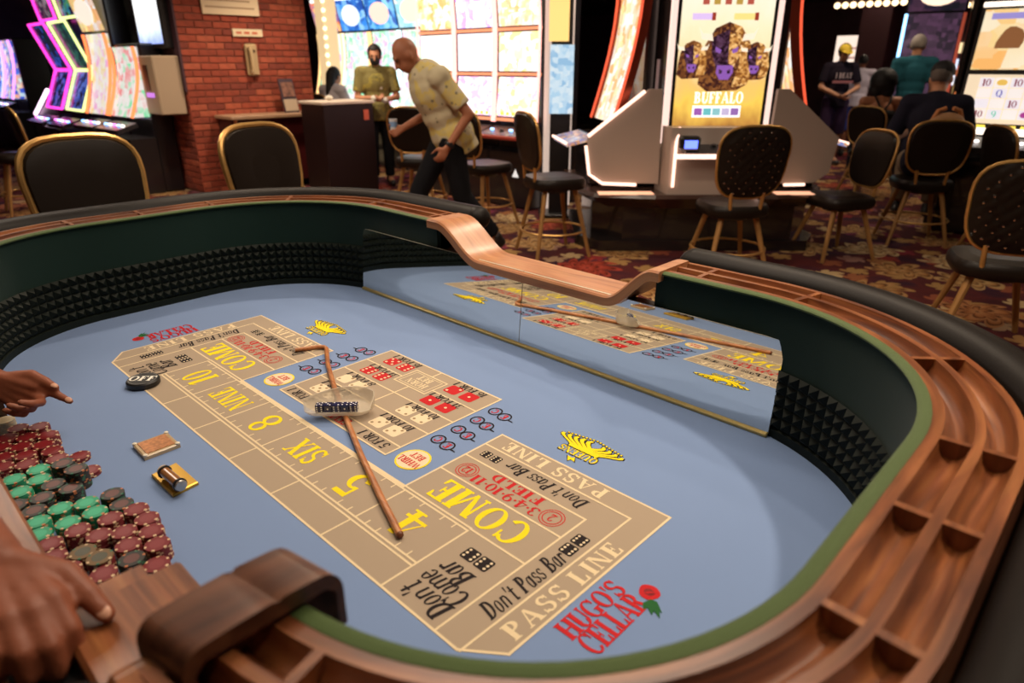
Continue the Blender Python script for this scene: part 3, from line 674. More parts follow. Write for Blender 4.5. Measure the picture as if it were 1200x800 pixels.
# near end and far end
for s, d in ((1, (0, 1)), (-1, (0, -1))):
    word('PASS LINE', s * .967, .262 if s > 0 else .30, d, .044, P_CRM, track=.12, wd=.35)
    word("Don't Pass Bar", s * .897, .214 if s > 0 else .34, d, .048, P_BLK, shear=.22, track=.02, wd=.235)
    word("HUGO'S", s * 1.040, .250 if s > 0 else .262, d, .048, P_RED, track=-.03, wd=.180); word('CELLAR', s * 1.092, .252 if s > 0 else .262, d, .054, P_RED, track=-.03, wd=.178)
for cx in (.664, -.664):
    word('PASS LINE', cx, .572, MX, .044, P_CRM, track=.12, wd=.345); word("Don't Pass Bar", cx + .03, .502, MX, .042, P_BLK, shear=.22, track=.02, wd=.26)
    word('FIELD', cx - .005, .440, MX, .032, P_RED, track=.1, wd=.17); word('3.4.9.10.11', cx - .012, .400, MX, .034, P_RED, wd=.225)
    word('COME', cx - .012, .312, MX, .086, P_YEL, track=.04, wd=.30)
def circ(mb, c, r, n=24, z=L2, mi=0): mb.flat([((c[0] + r * math.cos(2 * PI * k / n)) * U, (c[1] + r * math.sin(2 * PI * k / n)) * U) for k in range(n)], z, mi)
def annul(mb, c, r0, r1, z=L2, n=24, mi=0):
    for k in range(n):
        a, b = 2 * PI * k / n, 2 * PI * (k + 1) / n
        mb.flat([((c[0] + r * math.cos(t)) * U, (c[1] + r * math.sin(t)) * U) for r, t in ((r0, a), (r1, a), (r1, b), (r0, b))], z, mi)
for cx in (.664, -.664):
    for q, t_ in ((.135, '2'), (-.158, '12')):
        mb = MB(); annul(mb, (cx + q, .412), .022, .0248); annul(mb, (cx + q, .412), .030, .0325, n=16)
        pr('printed_ring', P_RED, mb); word(t_, cx + q, .412, MX, .028, P_RED, .85)
PIP = {1: [(0, 0)], 2: [(-1, -1), (1, 1)], 3: [(-1, -1), (0, 0), (1, 1)], 4: [(-1, -1), (1, 1), (-1, 1), (1, -1)], 5: [(-1, -1), (1, 1), (-1, 1), (1, -1), (0, 0)], 6: [(-1, -1), (-1, 0), (-1, 1), (1, -1), (1, 0), (1, 1)]}
def pdie(x, y, s, n, m_, mp, ang=0.0, sx=1.0):
    mb = MB(); h = s / 2; c = h * .3; ca, sa = math.cos(ang), math.sin(ang)
    def T(px, py): px *= sx; return ((x + px * ca - py * sa) * U, (y + px * sa + py * ca) * U)
    o = [(-h + c, -h), (h - c, -h), (h - c * .3, -h + c * .3), (h, -h + c), (h, h - c), (h - c * .3, h - c * .3), (h - c, h), (-h + c, h), (-h + c * .3, h - c * .3), (-h, h - c), (-h, -h + c), (-h + c * .3, -h + c * .3)]
    mb.flat([T(*p) for p in o], L2, 0)
    for a, b in PIP[n]:
        r = s * .095; mb.flat([T(a * h * .58 + r * math.cos(k * PI / 4), b * h * .58 + r * math.sin(k * PI / 4)) for k in range(8)], L3, 1)
    pr('printed_die', [m_, mp], mb)
for s, oy in ((1, 0), (-1, 0)):
    ys = (.353, .394) if s > 0 else (.145, .105)
    for y in ys: pdie(s * .898, y, .036, 6, P_BLK, P_PALE)
    for x in ((.755, .797) if s > 0 else (-.755, -.797)): pdie(x, .192, .038, 6, P_BLK, P_PALE)
    for i, x in enumerate((.525, .488) if s > 0 else (-.803, -.84)): pdie(x, .500, .030, 6, P_BLK, P_PALE)
    cx = s * .772
    for t_, y in (("Don't", .040), ('Come', .083), ('Bar', .128)): word(t_, cx + (.012 if t_ != 'Bar' else -.002), y, MX, .052, P_BLK, .80, .2)
for t_, x in (('4', .575), ('5', .345), ('SIX', .115), ('8', -.115), ('NINE', -.345), ('10', -.575)):
    word(t_, x, .166, MX, .098 if len(t_) < 3 else .078, P_YEL, track=.04, wd={'4': .075, '5': .07, '8': .07, '10': .105, 'SIX': .125, 'NINE': .17}[t_])
# centre box
for cx, rows in ((.165, ((.404, 3, P_PALE, '10 FOR 1', .442), (.505, 4, P_PALE, '10 FOR 1', .540), (.600, 1, P_RED, '31 FOR 1', .636), (.700, 1, P_RED, '16 FOR 1', .740))),
                 (-.165, ((.404, 5, P_PALE, '8 FOR 1', .442), (.505, 2, P_PALE, '8 FOR 1', .540), (.600, 6, P_RED, '31 FOR 1', .636), (.700, 5, P_RED, '16 FOR 1', .740)))):
    for y, n, m_, t_, ty in rows:
        for k, dx in enumerate((-.037, .037)):
            nn = n
            if t_.startswith('16'): nn = (2 if k == 0 else 1) if cx > 0 else (5 if k == 0 else 6)
            pdie(cx + dx, y, .052, nn, m_, P_PALE if m_ is P_RED else mat('print_pip', (.3, .2, .1), .8), sx=1.1)
        word(t_, cx, ty, MX, .028, P_BLK, shear=.15, wd=.145)
word('5 FOR 1', .195, .335, MX, .032, P_BLK, shear=.15, wd=.125); word('5 FOR 1', -.205, .335, MX, .032, P_BLK, shear=.15, wd=.125)
word('SEVEN', 0.01, .335, MX, .036, P_RED, .8)
word('HORN', 0, .648, MX, .030, P_CRM, .85, 0, .06); word('BET', 0, .685, MX, .030, P_CRM, .85, 0, .06)
for s in (1, -1):
    for k in range(4):
        y = .462 + k * .0765
        for x, t_ in ((.331, 'C'), (.376, 'E')):
            mb = MB(); annul(mb, (s * x, y - (.006 if t_ == 'E' else 0)), .0185, .0235)
            if t_ == 'E': mb.flat([(s * (x + a) * U, (y + b) * U) for a, b in ((.022, -.010), (.04, -.012), (.04, -.016), (.022, -.016))], L2)
            pr('printed_ring', P_BLK, mb); word(t_, s * x, y - (.006 if t_ == 'E' else 0), MX, .026, P_RED, .95)
    mb = MB(); circ(mb, (s * .362, .345), .050, z=L2, mi=0); circ(mb, (s * .362, .345), .045, z=L2 + .0002, mi=1); pr('printed_disc', [P_YEL, P_PALE], mb)
    word('WHIRL', s * .362, .330, MX, .024, P_RED, .85, 0, 0, 'c', L3); word('BET', s * .362, .362, MX, .024, P_RED, .85, 0, 0, 'c', L3)
    # crown emblem: fan of curved plumes over the word
    cx, cy = s * .668, .675; mb = MB()
    for k in range(9):
        u = (k - 4) / 4; pts = []
        for j in range(7):
            t = j / 6; xx = cx + u * (.052 + .040 * t) + .016 * math.sin(t * PI * 1.6 + .6) * (1 if u <= 0 else -1); yy = cy + .018 + t * (.062 - .014 * abs(u)); pts.append((xx, yy, .0075 * (0.55 + .6 * math.sin(PI * (t * .8 + .15)))))
        for mi, g, z in ((0, .0032, L2), (1, 0, L3)):
            z += 1.5e-5 * k
            for (xa, ya, wa), (xb, yb, wb) in zip(pts, pts[1:]):
                mb.flat([((xa - wa - g) * U, (ya - g * .4) * U), ((xa + wa + g) * U, (ya - g * .4) * U), ((xb + wb + g) * U, (yb + g * .4) * U), ((xb - wb - g) * U, (yb + g * .4) * U)], z, mi)
    for k in range(17):
        u = (k - 8) / 8; circ(mb, (cx + u * .092, cy + .090 - .016 * abs(u)), .0052, 8, L2 + 2e-4 + 1e-5 * k, 0); circ(mb, (cx + u * .092, cy + .090 - .016 * abs(u)), .0034, 8, L3 + 2e-4, 1)
    pr('crown_emblem', [P_BLK, P_YEL], mb); mb = MB()
    mb.flat([((cx + a) * U, (cy + b) * U) for a, b in ((-.02, -.024), (.0, -.048), (.004, -.036), (.022, -.040), (.006, -.018), (.0, -.026))], L2, 0)
    mb.flat([((cx + a * .8) * U, (cy + b * .9 - .003) * U) for a, b in ((-.02, -.024), (.0, -.048), (.004, -.036), (.022, -.040), (.006, -.018), (.0, -.026))], L3, 1)
    pr('crown_tip', [P_BLK, P_YEL], mb)
    word('QUEENS', cx, cy, MX, .034, P_BLK, wd=.13); word('QUEENS', cx, cy, MX, .027, P_YEL, track=.06, wd=.126, z=L3)
    # rose beside the cellar lettering
    rx, ry, dr = s * 1.098, (.365 if s > 0 else .147), (1 if s > 0 else -1); mb = MB()
    mb.flat([((rx + .022 * math.cos(a) * (1 + .08 * math.sin(3 * a))) * U, (ry + .021 * math.sin(a)) * U) for a in [2 * PI * k / 20 for k in range(20)]], L2, 0)
    for q in range(3): mb.flat([((rx + dr * (.003 * q) + (.012 - .003 * q) * math.cos(a)) * U, (ry + (.010 - .0025 * q) * math.sin(a + q)) * U) for a in [2 * PI * k / 7 for k in range(7)]], L2 + .0002 * (q + 1), (2, 0, 2)[q])
    for ang, ln in ((-.3, .04), (-.9, .034), (.35, .036), (-1.5, .03)):
        a = ang; bx, by = rx + s * .016, ry - dr * .012
        p = lambda l, w_: ((bx + s * (l * math.cos(a) - w_ * math.sin(a))) * U, (by + dr * (-l * .7 + w_ * .0 + l * math.sin(a) * .5 - w_ * math.cos(a) * .0) + w_ * .8) * U)
        mb.flat([p(0, -.003), p(ln * .4, -.010), p(ln, 0), p(ln * .4, .010)], L3 + 3e-5 * ang, 1)
    pr('rose_emblem', [P_RED, P_GRN, P_DRED], mb)
# ================================================================== things on the felt
M_CHIP = {'red': mat('chip_red', (0.165, 0.006, 0.010), 0.5, bump=0.1), 'green': mat('chip_green', (0.006, 0.30, 0.15), 0.45), 'dark': mat('chip_dark', (0.016, 0.014, 0.011), 0.45), 'brown': mat('chip_brown', (0.16, 0.09, 0.035), 0.5), 'cream': mat('chip_cream', (0.55, 0.47, 0.33), 0.5)}
M_SPOT = mat('chip_spot', (0.66, 0.48, 0.28), 0.5); M_SPOT2 = mat('chip_spot_orange', (0.50, 0.16, 0.05), 0.5); M_SPOTG = mat('chip_spot_green', (0.02, 0.13, 0.07), 0.5)
M_INL = {'red': mat('chip_inlay_red', (0.195, 0.010, 0.014), 0.4), 'green': mat('chip_inlay_green', (0.01, 0.40, 0.21), 0.4), 'dark': mat('chip_inlay_dark', (0.10, 0.022, 0.016), 0.4), 'brown': mat('chip_inlay_brown', (0.05, 0.05, 0.025), 0.4), 'cream': mat('chip_inlay_cream', (0.5, 0.4, 0.25), 0.4)}
CR, CT = 0.0197, 0.0033
def chip_mesh(kind):
    mb = MB(); n = 24; prof = [(CR - .0006, 0), (CR, .0006), (CR, CT - .0006), (CR - .0006, CT)]
    ri = .0158
    for k in range(n):
        a, b = 2 * PI * k / n, 2 * PI * (k + 1) / n; spot_ = (k % 4 == 0)
        mi = (1 if (kind in ('red', 'cream') or (k // 4) % 2 == 0) else 2) if spot_ else 0
        P = [[(r * math.cos(t), r * math.sin(t), z) for r, z in prof] for t in (a, b)]
        for j in range(3): mb.add([P[0][j], P[1][j], P[1][j + 1], P[0][j + 1]], [(0, 1, 2, 3)], mi, False)
        q = [(r * math.cos(t), r * math.sin(t), CT) for t, r in ((a, ri), (a, CR - .0006), (b, CR - .0006), (b, ri))]; mb.add(q, [(0, 1, 2, 3)], mi)
        q = [(r * math.cos(t), r * math.sin(t), CT) for t, r in ((a, .0115), (a, ri), (b, ri), (b, .0115))]; mb.add(q, [(0, 1, 2, 3)], 0)
        q = [(r * math.cos(t), r * math.sin(t), 0) for t, r in ((a, 0), (b, CR - .0006), (a, CR - .0006))]; mb.add(q, [(0, 1, 2)], 0)
    mb.add([(.0115 * math.cos(2 * PI * k / n), .0115 * math.sin(2 * PI * k / n), CT) for k in range(n)], [tuple(range(n))], 3)
    return mb
STK = [  # top of each stack in the picture, colour, chips in the stack
    ('cream', 5, 492, 8)] + [('red', *p) for p in ((24, 503, 8), (40, 500, 8), (12, 511, 8), (30, 513, 8), (52, 514, 8), (6, 522, 8), (24, 524, 8), (44, 524, 8), (11, 533, 8), (32, 534, 8), (56, 529, 8), (64, 536, 8), (10, 544, 8), (35, 543, 8), (90, 535, 3), (98, 556, 3))] \
    + [('dark', *p) for p in ((70, 541, 10), (79, 551, 12), (60, 573, 8), (37, 585, 8), (49, 580, 8), (48, 593, 8), (118, 583, 9), (131, 596, 8), (67, 566, 8))] \
    + [('green', *p) for p in ((19, 560, 8), (43, 551, 8), (30, 572, 8), (51, 563, 8), (50, 607, 8), (75, 596, 8), (104, 588, 9), (59, 621, 8), (87, 613, 8), (113, 600, 9))] \
    + [('red', *p) for p in ((123, 610, 9), (152, 598, 9), (163, 611, 9), (171, 624, 9), (95, 624, 9), (134, 624, 9), (70, 632, 8), (146, 638, 9), (182, 638, 9), (79, 646, 8), (122, 664, 8), (88, 662, 8), (180, 660, 7), (110, 630, 8))] \
    + [('brown', 103, 638, 8), ('brown', 113, 651, 9), ('dark', 155, 651, 9)]
pos = []
for kind, px, py, n in STK:
    p = PZ(px, py, FZ + n * CT); pos.append([kind, p.x, p.y, n])
for it in range(120):
    for i in range(len(pos)):
        for j in range(i):
            dx, dy = pos[i][1] - pos[j][1], pos[i][2] - pos[j][2]; d = math.hypot(dx, dy) or 1e-4
            if d < 2 * CR + .0016:
                q = (2 * CR + .0016 - d) / 2 / d * .6
                pos[i][1] += dx * q; pos[i][2] += dy * q; pos[j][1] -= dx * q; pos[j][2] -= dy * q
    for p in pos:
        p[2] = max(p[2], -0.494 * U + CR + .001); p[1] = min(p[1], 0.64 * U - CR - .001)
CHIP0 = {}; ORD = ['first', 'second', 'third', 'fourth', 'fifth', 'sixth', 'seventh', 'eighth', 'ninth', 'tenth', 'eleventh', 'twelfth', 'thirteenth', 'fourteenth', 'fifteenth', 'sixteenth', 'seventeenth', 'eighteenth', 'nineteenth', 'twentieth'] + ['twenty-' + q for q in ('first', 'second', 'third', 'fourth', 'fifth', 'sixth', 'seventh', 'eighth', 'ninth')] + ['thirtieth', 'thirty-first', 'thirty-second', 'thirty-third']
CNAME = {'red': 'dark red', 'green': 'bright green', 'dark': 'near-black', 'brown': 'brown', 'cream': 'cream'}
seen = {k: 0 for k in CNAME}; low = MB(); lowm = {'red': 0, 'green': 1, 'dark': 2, 'brown': 0, 'cream': 3}
def chip_mats(kk): return [M_CHIP[kk], M_SPOT if kk != 'dark' else M_SPOT2, M_SPOT2 if kk == 'green' else M_SPOTG, M_INL[kk]]
camd = Vector((CAM.x, CAM.y))
for kind, x, y, n in sorted(pos, key=lambda p: -p[1]):
    seen[kind] += 1; nm = ORD[seen[kind] - 1]
    d = (camd - Vector((x, y))).normalized()      # stacks standing close in front hide the lower chips
    hid = sum(1 for q in pos if 0 < (q[1] - x) * d.x + (q[2] - y) * d.y < .055 and abs((q[1] - x) * d.y - (q[2] - y) * d.x) < .028)
    keep = n if hid == 0 else min(n, 4)
    for k in range(n):
        kk = 'red' if (kind == 'brown' and k < n - 1) else kind
        loc = (x + random.uniform(-.0005, .0005), y + random.uniform(-.0005, .0005), FZ + .0002 + k * (CT + .00005)); rot = random.uniform(0, 6.28)
        if k < n - keep:
            low.T = Matrix.Translation(loc) @ qz(rot); src = chip_mesh(kk); b0 = 4 * lowm[kk]; low.add(src.v, src.f, 0); low.m[-len(src.f):] = [b0 + q for q in src.m]; continue
        if kk not in CHIP0:
            o = chip_mesh(kk).build('casino_chip', chip_mats(kk)); CHIP0[kk] = o
        else:
            o = CHIP0[kk].copy(); COL.objects.link(o)
        o.location = loc; o.rotation_euler = (0, 0, rot)
        top = k == n - 1
        lab = ('%s chip topping the %s %s stack from the end board' if top else '%s chip inside the %s %s stack from the end board') % (CNAME[kk], nm, CNAME[kind])
        tag(o, lab, 'casino chip', 'casino chips stacked in front of the dealer')
low.T = Matrix.Identity(4); lo_ = low.build('lower_chips', chip_mats('red') + chip_mats('green') + chip_mats('dark') + chip_mats('cream')); tag(lo_, 'hidden lower chips of the inner stacks in front of the dealer', 'casino chips'); lo_['kind'] = 'stuff'
# croupier's stick
sp = [(0.597, .121), (.45, .176), (.25, .255), (.05, .340), (-.15, .428), (-.33, .515), (-.43, .573), (-.462, .592), (-.482, .594), (-.500, .575), (-.534, .503)]
pts = [LU(x, y, FZ + .0072) for x, y in sp]
M_STICK = wood('rattan_stick', (0.30, 0.10, 0.03), (0.44, 0.16, 0.05), (0.55, 0.24, 0.09), 0.35, 2.0)
stk = thing('dice_stick', 'long bent rattan croupier stick lying across the layout', 'stick', LU(0.05, .34, FZ))
MB().tube(pts, [.0068] * 2 + [.0064] * 5 + [.0058] * 4, 10).build('shaft', M_STICK, stk, world=True)
MB().ell(pts[0], (.0072, .0072, .0066), None, 10, 6).build('tip', mat('stick_tip', (0.16, 0.05, 0.02), 0.4), stk, world=True)
# clear dice bowl and its dice
M_CLEAR = mat('clear_plastic', (0.78, 0.70, 0.56), 0.08, spec=0.6); M_CLEAR.node_tree.nodes['Principled BSDF'].inputs['Alpha'].default_value = 0.42
a0 = PZ(358, 487, FZ + .0135); u_ = Vector((math.cos(0.80), math.sin(0.80), 0)); v_ = Vector((-u_.y, u_.x, 0))
bowl_o = PZ(392, 488, FZ + .0135)
def BL(a, b, c): return bowl_o + u_ * a + v_ * b + Vector((0, 0, c))
outl = [(-.048, 0), (.060, 0), (.076, .010), (.086, .030), (.082, .054), (.064, .072), (.036, .082), (.004, .078), (-.026, .062), (-.052, .040), (-.070, .022), (-.066, .008)]
bw = thing('dice_bowl', 'shallow clear plastic dice bowl standing over the stick', 'bowl', bowl_o)
def offs(o, d):
    cx, cy = .01, .036; return [(x + (cx - x) / math.hypot(x - cx, y - cy) * d, y + (cy - y) / math.hypot(x - cx, y - cy) * d) for x, y in o]
mb = MB(); n = len(outl); h = .036
fl = [(x * 1.0, y) for x, y in outl]
rings = [[BL(*p, 0) for p in offs(outl, .006)], [BL(*p, .006) for p in outl], [BL(*p, h * (.30 if p[1] < .012 else 1)) for p in offs(outl, -.003)], [BL(*p, h * (.30 if p[1] < .012 else 1)) for p in offs(outl, .0005)], [BL(*p, .006) for p in offs(outl, .004)], [BL(*p, .0035) for p in offs(outl, .009)]]
vs = sum(rings, []); fs = [(i * n + j, i * n + (j + 1) % n, (i + 1) * n + (j + 1) % n, (i + 1) * n + j) for i in range(5) for j in range(n)]
mb.add(vs, fs, 0, True); mb.add(vs, [tuple(range(n - 1, -1, -1)), tuple(range(5 * n, 6 * n))]); mb.build('shell', M_CLEAR, bw, world=True, sharp=1.0)
M_DIE = mat('navy_die', (0.020, 0.022, 0.075), 0.12, coat=0.5); M_PIPW = mat('white_pip', (0.85, 0.82, 0.78), 0.4)
def die_mesh(s=.0185):
    mb = MB(); h = s / 2; mb.box((-h, -h, -h), (h, h, h), 0, .0012)
    for n_, ax, sg in ((6, 1, -1), (1, 1, 1), (5, 2, 1), (2, 2, -1), (3, 0, 1), (4, 0, -1)):
        for a, b in PIP[n_]:
            r = s * .105; c = [0, 0, 0]; c[ax] = sg * (h + .00012); o1, o2 = [q for q in (0, 1, 2) if q != ax]; q = []
            for k in range(8):
                p = list(c); p[o1] = a * h * .56 + r * math.cos(k * PI / 4); p[o2] = b * h * .56 + r * math.sin(k * PI / 4); q.append(p)
            nn = (Vector(q[1]) - Vector(q[0])).cross(Vector(q[2]) - Vector(q[1])); mb.add(q, [tuple(range(8)) if nn[ax] * sg > 0 else tuple(range(7, -1, -1))], 1)
    return mb
d0 = None
for k in range(5):
    if d0 is None: d = d0 = die_mesh().build('die', [M_DIE, M_PIPW])
    else: d = d0.copy(); COL.objects.link(d)
    d.location = BL(-.036 + k * .0192, .0205, .0036 + .0095); d.rotation_euler = (0, (k * 3 % 4) * PI / 2, math.atan2(u_.y, u_.x) + (k % 2) * PI)
    tag(d, 'navy blue die with white pips, %s in the row inside the clear bowl' % ('leftmost', 'second from left', 'middle one', 'second from right', 'rightmost')[k], 'die', 'dice in the bowl')
# OFF puck
pk = PZ(168, 447, FZ + .009); pu = thing('off_puck', 'round black OFF puck with white lettering at the corner of the layout', 'puck', (pk.x, pk.y, FZ + .0015))
MB().lathe([(0, 0), (.036, 0), (.039, .003), (.039, .013), (.036, .0165), (0, .0165)], 32).build('disc', mat('puck_black', (.012, .012, .013), .4), pu)
r_ = Vector((math.cos(.80), math.sin(.80), 0)); up_ = Vector((-r_.y, r_.x, 0))
text(MB(), 'OFF', (0, 0, .0168), r_, up_, .027, 1.05, 0, .02).build('lettering', mat('puck_white', (.85, .82, .74), .6), pu)
mb = MB()
for k in range(32):
    a, b = 2 * PI * k / 32, 2 * PI * (k + 1) / 32
    mb.add([(r * math.cos(t), r * math.sin(t), .0167) for r, t in ((.0325, a), (.0335, a), (.0335, b), (.0325, b))], [(0, 1, 2, 3)])
mb.build('rim_line', mat('puck_line', (.25, .25, .24), .5), pu)
# acrylic plaque
q = [PZ(x, y, FZ) for x, y in ((156, 525), (197, 510), (212, 524), (170, 540))]; c = sum(q, Vector()) / 4
pl = thing('acrylic_plaque', 'small clear acrylic block with a copper plate on the blue felt', 'plaque', (c.x, c.y, FZ + .0005))
def inset(f, z): return [((p - c) * f + Vector((0, 0, z))) for p in q]
mb = MB(); vs = inset(1, 0) + inset(1, .007) + inset(.93, .009); mb.add(vs, [(3, 2, 1, 0), (8, 9, 10, 11)] + [(i + 4 * k, (i + 1) % 4 + 4 * k, (i + 1) % 4 + 4 * k + 4, i + 4 * k + 4) for k in (0, 1) for i in range(4)])
mb.build('block', mat('amber_acrylic', (0.50, 0.36, 0.20), 0.12, coat=0.6, spec=0.6), pl)
mb = MB(); vs = inset(.78, .0085) + inset(.78, .0102); mb.add(vs, [(4, 5, 6, 7)] + [(i, (i + 1) % 4, (i + 1) % 4 + 4, i + 4) for i in range(4)]); mb.build('plate', mat('copper_plate', (0.42, 0.17, 0.06), 0.35, metal=0.4, var=.35, vscale=120), pl)
for i in range(4):
    v = inset(.9, .008)[i]; MB().lathe([(.0045, 0), (.0045, .003), (.003, .004), (0, .004)], 10, 0, v).build('corner_screw', mat('pale_cap', (.75, .68, .55), .3), pl)
# brass sight block with a small tube
q = [PZ(x, y, FZ) for x, y in ((178, 559), (207, 545), (233, 568), (203, 583))]; c = sum(q, Vector()) / 4
sg = thing('brass_dice_gauge', 'brass plate carrying a short banded glass tube, beside the acrylic plaque', 'gauge', (c.x, c.y, FZ + .0005))
mb = MB(); vs = inset(1, 0) + inset(1, .0055) + inset(.95, .007); mb.add(vs, [(3, 2, 1, 0), (8, 9, 10, 11)] + [(i + 4 * k, (i + 1) % 4 + 4 * k, (i + 1) % 4 + 4 * k + 4, i + 4 * k + 4) for k in (0, 1) for i in range(4)])
mb.build('plate', mat('gold_plate', (0.62, 0.36, 0.05), 0.3, metal=0.6), sg)
t0 = PZ(192, 552, FZ + .022) - Vector((c.x, c.y, FZ)); t1 = PZ(212, 569, FZ + .022) - Vector((c.x, c.y, FZ)); ax = (t1 - t0).normalized(); Lq = (t1 - t0).length; RT = .0115
MB().lathe([(0, 0), (RT * .9, 0), (RT * .9, Lq), (0, Lq)], 18, 0, t0, True, ax).build('tube', mat('amber_tube', (0.30, 0.13, 0.05), 0.15, coat=.6), sg)
for s in (0.06, .94):
    MB().lathe([(RT * .95, -.0022), (RT * 1.15, -.0016), (RT * 1.15, .0016), (RT * .95, .0022)], 18, 0, t0 + ax * Lq * s, True, ax).build('band', M_BLACK, sg)
MB().lathe([(RT * .85, -.004), (RT, -.003), (RT, 0)], 16, 0, t0, True, ax).build('end_cap', M_SPOT, sg)
MB().lathe([(RT, 0), (RT * .9, .003), (RT * .4, .0045), (0, .005)], 16, 0, t1, True, ax).build('lens', M_STEEL, sg)
mid = (t0 + t1) / 2; MB().box((mid.x - .006, mid.y - .006, .006), (mid.x + .006, mid.y + .006, mid.z - RT * .6), bev=.001).build('saddle', M_BLACK, sg)
# ================================================================== chairs
def chair_back(wd, hg, n=28, p=3.2, taper=0.86):
    """outline of a backrest in its own plane (x, z), z from 0"""
    o = []
    for k in range(n):
        a = 2 * PI * k / n + PI / n; c, s = math.cos(a), math.sin(a)
        x = wd / 2 * math.copysign(abs(c) ** (2 / p), c); z = hg / 2 * math.copysign(abs(s) ** (2 / p), s) + hg / 2
        o.append((x * lerp(taper, 1.0, z / hg), z))
    return o
def make_chair(name, label, loc, rz, seat_h=0.60, studs=False, back_h=0.44, back_w=0.50, group='casino stools', gold=True, lean=0.16):
    """front of the chair is local +Y"""
    t = thing(name, label, 'chair', (loc[0], loc[1], 0), rz, group)
    # seat cushion
    mb = MB(); o = chair_back(0.48, 0.46, 24, 3.5, 0.94); ringz = [(0.94, 0), (1.0, .025), (1.0, .06), (0.93, .085), (0.6, .098)]
    vs = []
    for f, z in ringz: vs += [(x * f, (y - .23) * f, seat_h - .085 + z) for x, y in o]
    n = len(o); mb.add(vs, [(i * n + j, i * n + (j + 1) % n, (i + 1) * n + (j + 1) % n, (i + 1) * n + j) for i in range(4) for j in range(n)], 0, True)
    mb.add(vs, [tuple(range(n - 1, -1, -1)), tuple(range(4 * n, 5 * n))], 0, True); mb.build('seat', M_LEATH, t)
    MB().lathe([(.12, seat_h - .12), (.15, seat_h - .086)], 16).build('swivel', M_BLACK, t)
    # legs
    for sx in (-1, 1):
        for sy in (-1, 1):
            mb = MB(); a = Vector((sx * .13, sy * .13, seat_h - .09)); b = Vector((sx * .235, sy * .235, 0.0)); mb.tube([a, b], [.022, .015], 8); mb.build('leg', M_GOLDW, t)
    if seat_h > 0.5:
        q = [(math.cos(2 * PI * k / 20) * .27, math.sin(2 * PI * k / 20) * .27, .21) for k in range(20)]; MB().tube(q, .009, 6, closed=True).build('foot_ring', M_BRASS, t)
    # backrest: padded shell, leaning back, slightly curved
    o = chair_back(back_w, back_h); n = len(o); z0 = seat_h + .06
    def B(x, z, d): # d forward offset from the shell's middle
        cur = .32 * x * x; return Vector((x, -.21 + cur - lean * z + d, z0 + z))
    cz = back_h / 2
    def rg(f, d): return [B(x * f, cz + (z - cz) * f, d) for x, z in o]
    vs = rg(.97, .008) + rg(.93, .028) + rg(.75, .036) + rg(.35, .038); mb = MB()
    mb.add(vs, [(i * n + j, i * n + (j + 1) % n, (i + 1) * n + (j + 1) % n, (i + 1) * n + j) for i in range(3) for j in range(n)][::1], 0, True); mb.add(vs, [tuple(range(3 * n, 4 * n))], 0, True)
    for q in range(len(mb.f)): mb.f[q] = mb.f[q][::-1]
    bk = mb.build('backrest', M_LEATH, t)
    # rear cushion
    if studs:
        mb = MB(); G = 24; V = {}; fs = []; per = .075
        pts_ = []; idx = {}
        for i in range(G + 1):
            for j in range(G + 1):
                u, v = (i / G - .5) * back_w * .97, j / G * back_h * .97 + back_h * .015
                # keep inside the outline (superellipse)
                hx = abs(u) / (back_w / 2 * lerp(.86, 1, v / back_h)); hz = abs(v - cz) / cz; q = (hx ** 3.2 + hz ** 3.2) ** (1 / 3.2)
                if q > .97: u *= .97 / q; v = cz + (v - cz) * .97 / q; q = .97
                a, b = (u / per + v / per) * PI, (u / per - v / per) * PI
                puff = (abs(math.sin(a / 1.0)) * abs(math.sin(b / 1.0))) ** .5
                d = -.010 - .034 * puff * max(0, 1 - max(0, q - .7) / .3) - .006 * (1 - q); idx[i, j] = len(pts_); pts_.append(B(u, v, d))
        for i in range(G):
            for j in range(G): fs.append((idx[i, j], idx[i + 1, j], idx[i + 1, j + 1], idx[i, j + 1]))
        mb.add(pts_, fs, 0, True); rc = mb.build('tufted_back', M_LEATH, t, sharp=2.0)
        st = []
        for p in range(-8, 9):
            for q_ in range(-8, 14):
                u, v = (p + q_) * per / 2, (q_ - p) * per / 2
                hx = abs(u) / (back_w / 2 * .9); hz = abs(v - cz) / cz
                if (hx ** 3 + hz ** 3) < .72 and v > 0: st.append((u, v))
        s0 = None
        for u, v in st:
            if s0 is None: s0 = so = MB().ell((0, 0, 0), (.0085, .006, .0085), None, 8, 4).build('stud', M_STUD, rc)
            else: so = s0.copy(); COL.objects.link(so); so.parent = rc
            so.location = B(u, v, -.020)
    else:
        vs = rg(.97, -.004) + rg(.92, -.02) + rg(.6, -.026); mb = MB()
        mb.add(vs, [(i * n + j, i * n + (j + 1) % n, (i + 1) * n + (j + 1) % n, (i + 1) * n + j) for i in range(2) for j in range(n)], 0, True); mb.add(vs, [tuple(range(2 * n, 3 * n))], 0, True); mb.build('back_panel', M_LEATH, t)
    MB().tube(rg(1.0, .004), .0155 if seat_h > .65 else .011, 8, closed=True).build('back_frame', M_BRASS, t)
    for sx in (-1, 1): MB().tube([(sx * .1, -.13, seat_h - .05), (sx * .11, -.21, seat_h - .03), B(sx * .12, .04, -.006)], .014, 8).build('back_bracket', M_BRASS, t)
    return t
